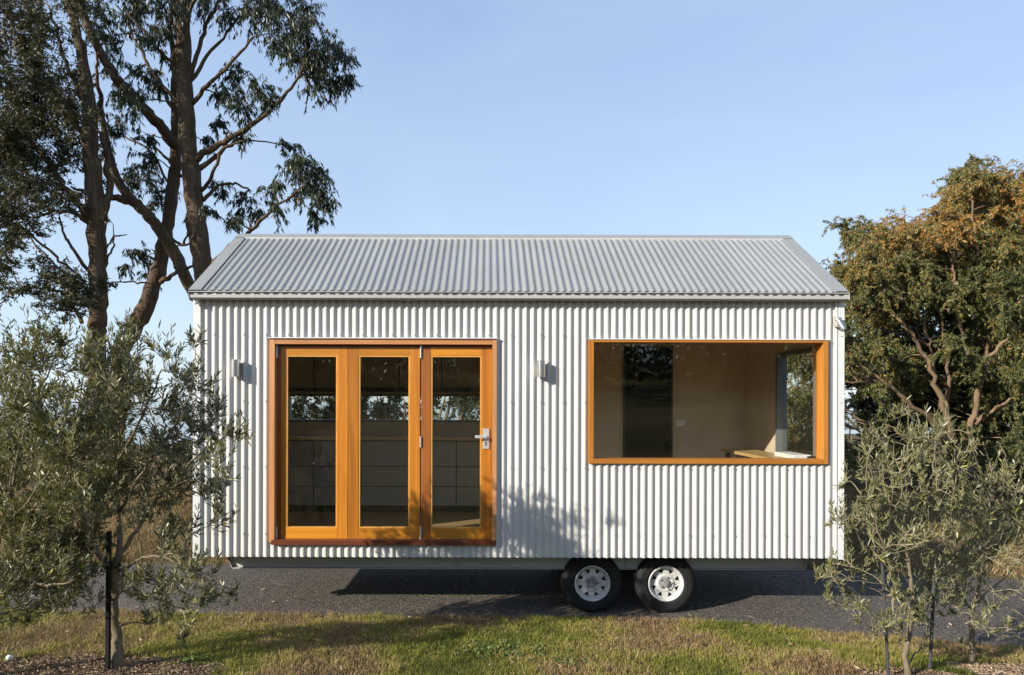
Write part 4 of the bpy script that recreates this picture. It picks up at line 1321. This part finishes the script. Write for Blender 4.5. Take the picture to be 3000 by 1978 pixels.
for px_, d_, sx, sz, n, lab in (
    (2640, 14.5, 1.6, 3.4, 30000, 'dark green bush standing behind the wattle, nearest the house'),
    (2870, 14.8, 1.7, 4.4, 34000, 'tall dark green bush standing behind the middle of the wattle'),
    (3080, 13.6, 1.5, 3.8, 30000, 'dark green bush standing behind the wattle at the right edge'),
):
    bush('evergreen_bush', lab, 'bush', 'dark bushes behind the wattle', tuple(ground_at(px_, d_)), (sx, 1.2, sz), n, LEAF_DARK, .4, (0.10, 0.04))
for px_, d_, sx, sz, n, lab in (
    (1250, 13.0, 1.8, 2.7, 20000, 'leafy bush behind the house seen through the right door leaf and back window'),
    (1010, 13.6, 1.6, 2.5, 17000, 'leafy bush behind the house seen through the middle and left door leaves'),
    (690, 14.5, 1.5, 2.2, 9000, 'leafy bush hidden behind the left end of the house'),
):
    bush('evergreen_bush', lab, 'bush', 'bushes behind the house', tuple(ground_at(px_, d_)), (sx, 1.0, sz), n, LEAF_EUC, .62, (0.09, 0.03))
for px_, d_, sx, sz, n, lab in (
    (500, 15.0, 1.2, .95, 5000, 'low dark shrub on the bank just left of the house'),
    (250, 16.0, 1.5, 1.1, 6000, 'low dark shrub on the bank behind the staked olive'),
    (20, 15.5, 1.6, 1.2, 6000, 'low dark shrub on the bank at the left edge'),
):
    bush('low_shrub', lab, 'shrub', 'low shrubs on the left bank', tuple(ground_at(px_, d_)), (sx, .8, sz), n, LEAF_DARK, .5, (0.08, 0.03))


# ---- olives in front
def olive(name, label, foot_px, foot_py, d, stems, sprays, leafm, per=18, shoots=42, wob=0.006, tone=(.3, .6), up=0.13, lw=(0.054, 0.0104), style='olive', group='young olive trees'):
    t = Tree()
    b = at(foot_px, foot_py, d); b[2] = float(H(b[0], b[1]))
    root = tree_root(name, label, 'olive tree', b, group)
    for st in stems:
        P = []
        for i, (px_, py_, w_, dd) in enumerate(st):
            p = at(px_, py_, d + dd)
            if i == 0 and w_ > 30 or (i == 0 and py_ >= foot_py - 1): p = b - np.array([0, 0, .03])
            P.append((*p, w_ * (d + dd) / F / 2))
        t.limb(P, None, 9, wob)
    for px_, py_, r_, k_ in sprays:
        rm = r_ * d / F
        dd = d + RNG.uniform(-0.9, 0.9) * max(rm, 0.25) * 1.6
        c = at(px_, py_, dd)
        t.spray(c, (rm, rm * 1.2, rm), int(shoots * k_ * (r_ / 90) ** 2) + 3, per, style, 0.85, lw, tone=RNG.uniform(*tone), br=0.008, trad=0.0022, up=up)
    t.finish(root, BARK_OLIVE, TWIG_PALE, leafm, six=True)
    return root, b


ol1, ob1 = olive('olive_tree', 'young olive tree tied to a black stake before the left end of the house', 347, 1943, 4.7,
    [[(347, 1943, 40, 0), (345, 1880, 30, 0), (335, 1780, 24, 0), (338, 1690, 24, 0), (345, 1640, 20, 0), (352, 1560, 14, .05), (345, 1450, 10, .1), (352, 1300, 9, .1), (370, 1130, 6, .1), (375, 980, 3, .05)],
     [(336, 1700, 16, 0), (300, 1640, 13, -.08), (260, 1570, 10, -.15), (235, 1450, 7, -.2), (230, 1300, 5, -.2)],
     [(345, 1640, 14, 0), (400, 1560, 11, .1), (460, 1470, 9, .2), (530, 1390, 7, .25), (600, 1320, 5, .3), (680, 1270, 3, .3)],
     [(350, 1500, 10, .05), (420, 1380, 8, -.1), (500, 1260, 6, -.2), (560, 1150, 4, -.2)],
     [(345, 1680, 10, 0), (420, 1640, 8, -.15), (500, 1640, 6, -.25), (590, 1690, 4, -.3)],
     [(350, 1420, 9, .1), (300, 1280, 7, .25), (280, 1130, 5, .3)],
     [(350, 1350, 8, 0), (420, 1220, 6, 0), (470, 1090, 4, 0)],
     [(340, 1740, 8, 0), (400, 1740, 6, .1), (480, 1760, 5, .2), (560, 1800, 3, .2)]],
    [(365, 1020, 70, .8), (372, 960, 30, .8), (480, 1090, 75, .8), (300, 1100, 90, 1), (555, 1140, 70, .9), (430, 1200, 95, 1.1), (635, 1235, 62, 1), (540, 1290, 90, 1.1), (320, 1270, 100, 1.2), (410, 1370, 105, 1.4), (630, 1360, 62, 1), (520, 1420, 85, 1.3), (300, 1430, 90, 1.2), (690, 1300, 44, 1), (620, 1540, 56, .9),
     (590, 1680, 66, .8), (480, 1640, 75, .8), (410, 1540, 55, .6), (655, 1765, 34, .35), (390, 1690, 50, .5), (540, 1770, 60, .9), (300, 1600, 60, .6), (600, 1460, 50, .9), (575, 1010, 26, .8), (720, 1290, 24, .9), (650, 1450, 40, .9), (540, 1870, 26, .6), (420, 1720, 55, .8), (500, 1810, 45, .7), (600, 1770, 40, .6), (430, 1830, 30, .5), (470, 1720, 50, .7), (450, 1760, 50, .6), (280, 1780, 30, .5), (460, 1480, 55, .9), (540, 1560, 55, .9), (400, 1130, 70, .9), (360, 1400, 80, 1), (690, 1740, 24, .3), (500, 1200, 60, .9)],
    LEAF_OLIVE)
# black timber stake
so = at(318, 1935, 4.62); so[2] = float(H(so[0], so[1]))
st = empty('garden_stake', tuple(so))
tag(st, 'black square stake beside the trunk of the left olive', 'stake', 'stakes beside the olives')
top = at(320, 1560, 4.62)
MB().prism([(-.014, -.014), (.014, -.014), (.014, .014), (-.014, .014)], 0, 1, lambda u, v_, t_: (so[0] + u + (top[0] - so[0]) * t_, so[1] + v_, so[2] - .05 + (top[2] - so[2] + .05) * t_)).build('post', plain('black_stained_timber', (0.012, 0.011, 0.010), 0.8, 0.2, 0.4, 30, 0.3), st, bevel=0.002)
tp = at(330, 1660, 4.66)
mb = MB(); mb.tube([tuple(tp + np.array((0.045 * math.cos(a) + .01, 0.035 * math.sin(a), .004 * math.sin(2 * a)))) for a in np.linspace(0, 2 * PI, 20)], 0.006, 6)
mb.build('tie', MBLACK, st, smooth=True)

ol2, ob2 = olive('olive_tree', 'wide dense olive at the left edge, its crown overlapping the staked olive', -70, 1985, 4.45,
    [[(-70, 1985, 44, 0), (-60, 1850, 34, 0), (-40, 1700, 17, 0), (0, 1560, 12, .05), (40, 1400, 9, .1), (80, 1200, 6, .1), (100, 1020, 3, .1)],
     [(-50, 1750, 12, 0), (40, 1660, 10, .1), (130, 1560, 7, .2), (200, 1400, 6, .25), (230, 1200, 4, .3), (240, 1050, 2, .3)],
     [(-40, 1700, 11, 0), (60, 1700, 8, -.1), (140, 1720, 6, -.2), (220, 1700, 4, -.3)],
     [(0, 1560, 9, 0), (100, 1450, 6, -.2), (170, 1320, 4, -.3), (200, 1150, 3, -.3)],
     [(20, 1480, 7, 0), (-20, 1300, 6, .2), (-10, 1120, 4, .25), (10, 980, 2, .25)],
     [(30, 1430, 6, 0), (60, 1250, 5, .3), (150, 1080, 4, .4), (180, 960, 2, .4)]],
    [(50, 1040, 70, .9), (190, 1010, 70, .9), (120, 1090, 100, 1), (270, 1040, 75, .8), (20, 1180, 110, 1.1), (150, 1240, 115, 1.3), (260, 1190, 85, 1), (60, 1350, 115, 1.5), (190, 1370, 105, 1.5), (0, 1480, 115, 1.5), (130, 1490, 115, 1.6), (230, 1510, 85, 1.3), (60, 1620, 110, 1.4), (180, 1640, 95, 1.3), (90, 1720, 85, 1.1), (220, 1720, 62, .9), (0, 1750, 85, 1), (290, 1330, 70, .9), (300, 1450, 60, .8), (160, 1790, 40, .7), (70, 1820, 45, .7), (240, 1620, 60, 1), (110, 1160, 80, .9), (30, 1800, 60, .9), (140, 1790, 60, .9), (240, 1770, 55, .8), (170, 1700, 80, 1), (280, 1690, 50, .8), (260, 1580, 60, .9), (20, 1690, 90, 1)],
    LEAF_OLIVE_LIGHT, per=20, shoots=46, tone=(.32, .66), lw=(0.044, 0.0105))

ol3, ob3 = olive('olive_tree', 'young light green olive before the right end of the house between two stakes', 2662, 1957, 4.6,
    [[(2662, 1957, 20, 0), (2655, 1900, 15, 0), (2668, 1830, 14, 0), (2680, 1770, 12, 0), (2668, 1680, 10, 0), (2650, 1560, 7, .05), (2660, 1420, 5, .1), (2665, 1280, 4, .1), (2660, 1180, 2, .1)],
     [(2668, 1690, 8, 0), (2600, 1620, 6, -.1), (2560, 1500, 5, -.2), (2540, 1380, 3, -.2), (2560, 1270, 2, -.2)],
     [(2672, 1740, 7, 0), (2590, 1710, 5, -.15), (2500, 1700, 3, -.25), (2420, 1680, 2, -.3)],
     [(2660, 1600, 7, 0), (2700, 1500, 5, .1), (2730, 1380, 4, .2), (2740, 1280, 3, .2)],
     [(2660, 1640, 5, 0), (2570, 1580, 4, .2), (2490, 1540, 3, .3)],
     [(2675, 1760, 4, 0), (2600, 1800, 3, -.1), (2500, 1810, 2, -.2)]],
    [(2660, 1205, 36, .8), (2655, 1270, 60, .8), (2720, 1295, 70, .9), (2565, 1290, 48, .8), (2545, 1365, 62, .9), (2635, 1385, 80, 1), (2520, 1450, 58, .9), (2610, 1480, 85, 1), (2700, 1440, 80, 1), (2480, 1560, 55, .9), (2560, 1600, 75, .9), (2660, 1600, 75, .9), (2450, 1650, 48, .9), (2500, 1720, 58, .9), (2600, 1740, 72, .9), (2690, 1700, 70, .9), (2435, 1700, 36, .8), (2750, 1580, 75, .9), (2690, 1800, 42, .6), (2520, 1800, 40, .6), (2410, 1690, 28, .8), (2590, 1840, 28, .5), (2470, 1520, 30, .8), (2540, 1530, 60, .9), (2740, 1740, 55, .8), (2620, 1660, 55, .8), (2430, 1760, 22, .6), (2640, 1850, 42, .6), (2720, 1830, 48, .6), (2560, 1860, 34, .5), (2700, 1890, 30, .5), (2480, 1780, 34, .5), (2620, 1800, 50, .7)],
    LEAF_OLIVE_LIGHT, per=17, shoots=24, tone=(.32, .66), lw=(0.047, 0.0100))

ol4, ob4 = olive('olive_tree', 'spreading untidy olive at the right edge with a bare lower branch', 2850, 1905, 5.1,
    [[(2850, 1905, 18, 0), (2848, 1830, 14, 0), (2852, 1770, 11, 0), (2880, 1660, 8, 0), (2890, 1520, 6, 0), (2910, 1400, 5, 0), (2880, 1290, 3, 0)],
     [(2850, 1790, 8, 0), (2800, 1700, 7, 0), (2790, 1560, 5, .1), (2800, 1400, 4, .1), (2840, 1290, 2, .1)],
     [(2852, 1800, 6, 0), (2920, 1850, 5, -.05), (2990, 1868, 5, -.1), (3080, 1880, 3, -.15)],
     [(2855, 1770, 7, 0), (2930, 1700, 5, .1), (3010, 1600, 4, .2), (3060, 1480, 3, .2)],
     [(2890, 1530, 5, 0), (2930, 1400, 4, -.1), (2945, 1330, 3, -.1), (2920, 1290, 2, -.1)],
     [(2852, 1780, 5, 0), (2780, 1740, 4, -.2), (2740, 1650, 3, -.3)]],
    [(2800, 1360, 75, .6), (2860, 1330, 45, .4), (2890, 1470, 95, 1), (2980, 1500, 95, 1), (2820, 1520, 95, 1), (2880, 1610, 100, 1.1), (2790, 1650, 75, .9), (2820, 1730, 75, .7), (2900, 1730, 70, .6), (2970, 1590, 75, 1), (3040, 1470, 95, 1), (2950, 1770, 50, .4), (2760, 1560, 55, .8), (2940, 1430, 60, .8), (3030, 1580, 70, .9), (2880, 1660, 70, .8), (2780, 1270, 45, .5), (3010, 1760, 36, .4), (2820, 1820, 50, .6), (2890, 1830, 50, .6), (2960, 1850, 40, .5), (2850, 1890, 30, .5), (2780, 1790, 40, .6)],
    LEAF_OLIVE_LIGHT, per=17, shoots=26, tone=(.32, .68), lw=(0.045, 0.0098))
for px0, py0, px1, py1, d_, lab, w_ in ((2606, 1955, 2585, 1630, 4.55, 'dark grey leaning stake left of the right olive trunk', .0105), (2725, 1945, 2738, 1700, 4.75, 'dark stake just right of the right olive trunk, lost in its leaves', .012)):
    s0 = at(px0, py0, d_); s0[2] = float(H(s0[0], s0[1])); s1 = at(px1, py1, d_)
    e = empty('garden_stake', tuple(s0)); tag(e, lab, 'stake', 'stakes beside the olives')
    MB().tube([(s0[0], s0[1], s0[2] - .05), tuple(s1)], w_, 8).build('post', plain('grey_stake', (0.05, 0.05, 0.05), 0.7, 0.3, 0.3, 20), e, smooth='auto')


# ------------------------------------------------------------------ lawn, verge, litter
def mulch_mask(x, y):
    n = 0.35 * (vnoise(x, y, 2.6, 5) - .5) + 0.25 * (vnoise(x, y, 9, 8) - .5)
    a = 1 - np.hypot((x + 3.05) / 1.2, (y + 2.42) / 0.95) + n
    b = 1 - np.hypot((x - 3.15) / 0.62, (y + 2.2) / 0.42) + n
    c_ = 1 - np.hypot((x - 4.1) / 0.7, (y + 1.9) / 0.45) + n
    return np.maximum(np.maximum(a, b), c_)


def blades(name, x, y, z, hgt, wid, tone, mat, lean=0.55):
    n = len(x)
    a = RNG.uniform(0, 2 * PI, n); la = RNG.uniform(0, 2 * PI, n)
    dx, dy = np.cos(a) * wid / 2, np.sin(a) * wid / 2
    ln = np.abs(RNG.normal(0, lean, n)) * hgt
    lx, ly = np.cos(la) * ln, np.sin(la) * ln
    b0 = np.stack([x - dx, y - dy, z - .006], 1); b1 = np.stack([x + dx, y + dy, z - .006], 1)
    m0 = np.stack([x - dx * .8 + lx * .35, y - dy * .8 + ly * .35, z + hgt * .55], 1); m1 = np.stack([x + dx * .8 + lx * .35, y + dy * .8 + ly * .35, z + hgt * .55], 1)
    tp = np.stack([x + lx, y + ly, z + hgt * np.sqrt(np.clip(1 - (ln / hgt) ** 2 * .45, .15, 1))], 1)
    V = np.stack([b0, b1, m1, m0, tp], 1).reshape(-1, 3)
    k = np.arange(n) * 5
    return mesh_np(name, V, 5, mat, {'tone': np.repeat(tone, 5)}, polys=[np.stack([k, k + 1, k + 2, k + 3], 1), np.stack([k + 3, k + 2, k + 4], 1)])


MGRASS = leaf_mat('lawn_blades', [(0.0, (0.085, 0.105, 0.015)), (0.28, (0.185, 0.19, 0.030)), (0.5, (0.28, 0.255, 0.050)), (0.72, (0.36, 0.27, 0.095)), (0.88, (0.40, 0.27, 0.14)), (1.0, (0.26, 0.155, 0.085))], None, 0.55, 0.25, (0.28, 0.30, 0.05), 0.3)


def scatter(n, x0, x1, y0, y1):
    return RNG.uniform(x0, x1, n), RNG.uniform(y0, y1, n)


def lawn_tone(x, y):
    base = 0.56 + 1.2 * (vnoise(x, y, 1.1, 2) - .48) + 0.55 * (vnoise(x, y, 3.4, 4) - .5) + 0.25 * (vnoise(x, y, 11, 6) - .5)
    t_ = edge(x) - y
    base += 0.10 * (1 - sstep(0, .55, t_))
    return base


x, y = scatter(250000, -5.2, 6.6, -2.75, 0.35)
t_ = edge(x) - y
keep = (t_ > 0.0) & (mulch_mask(x, y) < 0.04 + 0.10 * RNG.random(len(x)))
keep &= RNG.random(len(x)) < np.clip(0.45 + 0.6 * sstep(0, .12, t_), 0, 1)
dens = np.clip(1.25 - 1.0 * np.clip(lawn_tone(x, y) - .45, 0, 1), .35, 1)
keep &= RNG.random(len(x)) < dens
x, y = x[keep], y[keep]
tn = lawn_tone(x, y)
tone = np.clip(tn + RNG.normal(0, .15, len(x)), 0, 1)
hg = (0.014 + 0.019 * vnoise(x, y, 1.7, 12)) * RNG.uniform(.55, 1.5, len(x)) * np.clip(1.25 - tn * .5, .7, 1.3)
o = blades('lawn', x, y, H(x, y), hg, RNG.uniform(.0028, .0058, len(x)), tone, MGRASS, 1.0)
tag(o, kind='stuff')
# longer bent straws and runners lying over the turf
x, y = scatter(60000, -5.2, 6.6, -2.75, 0.35)
tn = lawn_tone(x, y)
keep = (edge(x) - y > 0.0) & (mulch_mask(x, y) < .1) & (RNG.random(len(x)) < np.clip(tn - .15, .08, .75) * .75)
x, y, tn = x[keep], y[keep], tn[keep]
o = blades('lawn_straws', x, y, H(x, y) + .012, RNG.uniform(.022, .055, len(x)), RNG.uniform(.003, .0065, len(x)), np.clip(tn + .22 + RNG.normal(0, .14, len(x)), .2, 1), MGRASS, 1.6)
tag(o, kind='stuff')
# tufts
cx_, cy_ = scatter(420, -5.2, 6.6, -2.75, 0.2)
k_ = np.repeat(np.arange(420), 34)
x = cx_[k_] + RNG.normal(0, .022, len(k_)); y = cy_[k_] + RNG.normal(0, .022, len(k_))
keep = (edge(x) - y > 0.02) & (mulch_mask(x, y) < .12); x, y, k_ = x[keep], y[keep], k_[keep]
o = blades('lawn_tufts', x, y, H(x, y), RNG.uniform(.04, .085, len(x)), RNG.uniform(.003, .006, len(x)), np.clip(lawn_tone(cx_, cy_)[k_] * .7 + RNG.normal(.05, .14, len(x)), 0, 1), MGRASS, .7)
tag(o, kind='stuff')
# lawn beyond the picture, thinner
x, y = scatter(70000, -9, 10, -8, -2.7)
keep = mulch_mask(x, y) < .05; x, y = x[keep], y[keep]
tn = lawn_tone(x, y)
o = blades('lawn', x, y, H(x, y), RNG.uniform(.03, .07, len(x)), RNG.uniform(.006, .011, len(x)), np.clip(tn + RNG.normal(0, .12, len(x)), 0, 1), MGRASS, 0.7)
tag(o, kind='stuff')
# broad-leaved weeds in the lawn
WEED = leaf_mat('weed_leaf', [(0, (0.07, 0.11, 0.028)), (0.6, (0.14, 0.18, 0.05)), (1, (0.22, 0.24, 0.08))], None, .7, .2, (.15, .25, .05))
t = Tree()
for cx_, cy_, r_, k_ in ((at(1450, 1880, 5.1)[0], -1.45, .30, 60), (at(1560, 1890, 5)[0], -1.55, .22, 30), (at(580, 1905, 4.9)[0], -1.75, .12, 20), (at(1650, 1905, 4.8)[0], -1.75, .14, 16)):
    for _ in range(k_):
        px_, py_ = cx_ + RNG.normal(0, r_ * .6), cy_ + RNG.normal(0, r_ * .4)
        pz_ = float(H(px_, py_))
        for j in range(7):
            a = RNG.uniform(0, 2 * PI)
            t.B.append(np.array([[px_, py_, pz_ + .012]])); t.D.append(unit(np.array([[math.cos(a), math.sin(a), RNG.uniform(.3, 1.2)]])))
            t.L.append(np.array([RNG.uniform(.018, .036)])); t.W.append(np.array([RNG.uniform(.014, .024)])); t.T.append(np.array([RNG.random()]))
tag(t.leaf_mesh('weeds', WEED, None, True), kind='stuff')

# dry grass on the bank beyond the drive
MDRY = leaf_mat('dry_grass_blades', [(0, (0.16, 0.11, 0.04)), (0.5, (0.32, 0.215, 0.095)), (1, (0.46, 0.33, 0.17))], None, .6, .2, (.3, .2, .08), .2)
x, y = scatter(90000, -9, 11, 1.2, 6.0)
s_ = y - far_edge(x)
keep = (s_ > 0.02) & (RNG.random(len(x)) < .35 + .65 * (vnoise(x, y, 2.3, 3) > .42)); x, y = x[keep], y[keep]
o = blades('dry_grass', x, y, H(x, y), RNG.uniform(.03, .10, len(x)), RNG.uniform(.005, .010, len(x)), np.clip(vnoise(x, y, 1.5, 9) + RNG.normal(0, .18, len(x)), 0, 1), MDRY, .9)
tag(o, kind='stuff')

# mulch: bark chips and curled dry leaves under the olives
MCHIP = leaf_mat('bark_chip', [(0, (0.085, 0.056, 0.034)), (0.4, (0.23, 0.155, 0.098)), (0.75, (0.39, 0.285, 0.19)), (1, (0.60, 0.47, 0.33))], None, .85, .0, (.1, .1, .1), .2)
x, y = scatter(160000, -5, 5.2, -3.2, -1.2)
mk = mulch_mask(x, y)
keep = mk > 0.02 + RNG.random(len(x)) * .12; x, y = x[keep][:60000], y[keep][:60000]
n = len(x); z = H(x, y) + RNG.uniform(0, .012, n)
t = Tree()
a = RNG.uniform(0, 2 * PI, n)
t.B = [np.stack([x, y, z], 1)]; t.D = [unit(np.stack([np.cos(a), np.sin(a), RNG.normal(.12, .28, n)], 1))]
t.L = [RNG.uniform(.008, .034, n)]; t.W = [RNG.uniform(.004, .011, n)]; t.T = [np.clip(RNG.beta(1.6, 2.2, n) + .25 * (vnoise(x, y, 1.5, 7) - .5), 0, 1)]
tag(t.leaf_mesh('mulch', MCHIP, None, True), kind='stuff')
# fallen leaves on lawn and drive edge
x, y = scatter(420, -4.5, 5.5, -2.4, 1.8); n = len(x)
t = Tree(); a = RNG.uniform(0, 2 * PI, n)
t.B = [np.stack([x, y, H(x, y) + np.where(edge(x) > y, .03, .006)], 1)]; t.D = [unit(np.stack([np.cos(a), np.sin(a), RNG.normal(.05, .2, n)], 1))]
t.L = [RNG.uniform(.03, .07, n)]; t.W = [RNG.uniform(.010, .022, n)]; t.T = [RNG.random(n) * .75]
tag(t.leaf_mesh('fallen_leaves', MCHIP, None, True), kind='stuff')
# small white stone at the edge of the mulch
p = at(29, 1902, 4.9); p[2] = float(H(p[0], p[1]))
mb = MB(); mb.lathe([(0.001, -.012), (.018, -.008), (.026, .006), (.022, .022), (.010, .030), (.001, .031)], 14, lambda a_, b_, h: (p[0] + a_ * (1 + .2 * b_ * 40), p[1] + b_, p[2] + .012 + h))
tag(mb.build('stone', MWHITE, None, smooth=True), 'small white stone at the edge of the mulch, bottom left', 'stone')

# ------------------------------------------------------------------ woodland added unseen behind the viewer, for the glass to mirror
t = Tree()
n = 70000
a = RNG.uniform(R(200), R(340), n)
cl = RNG.integers(0, 150, n)
ca = RNG.uniform(R(195), R(345), 150); cr_ = RNG.uniform(34, 70, 150); ch = RNG.uniform(1.0, 4.5, 150) ; cs = RNG.uniform(1.5, 3.2, 150)
u = unit(RNG.normal(0, 1, (n, 3))) * (RNG.random((n, 1)) ** .33)
hz = H(np.cos(ca) * cr_, np.sin(ca) * cr_)
P = np.stack([np.cos(ca[cl]) * cr_[cl], np.sin(ca[cl]) * cr_[cl], hz[cl] + ch[cl] * .75], 1) + u * cs[cl][:, None] * np.array([1.4, 1.4, 1.1])
P[:, 2] = np.maximum(P[:, 2], hz[cl] + .1)
t.B = [P]; t.D = [unit(RNG.normal(0, 1, (n, 3)))]; t.L = [RNG.uniform(.25, .6, n)]; t.W = [RNG.uniform(.15, .4, n)]; t.T = [RNG.random(n)]
tag(t.leaf_mesh('reflection_woodland', LEAF_DARK, None), kind='stuff')
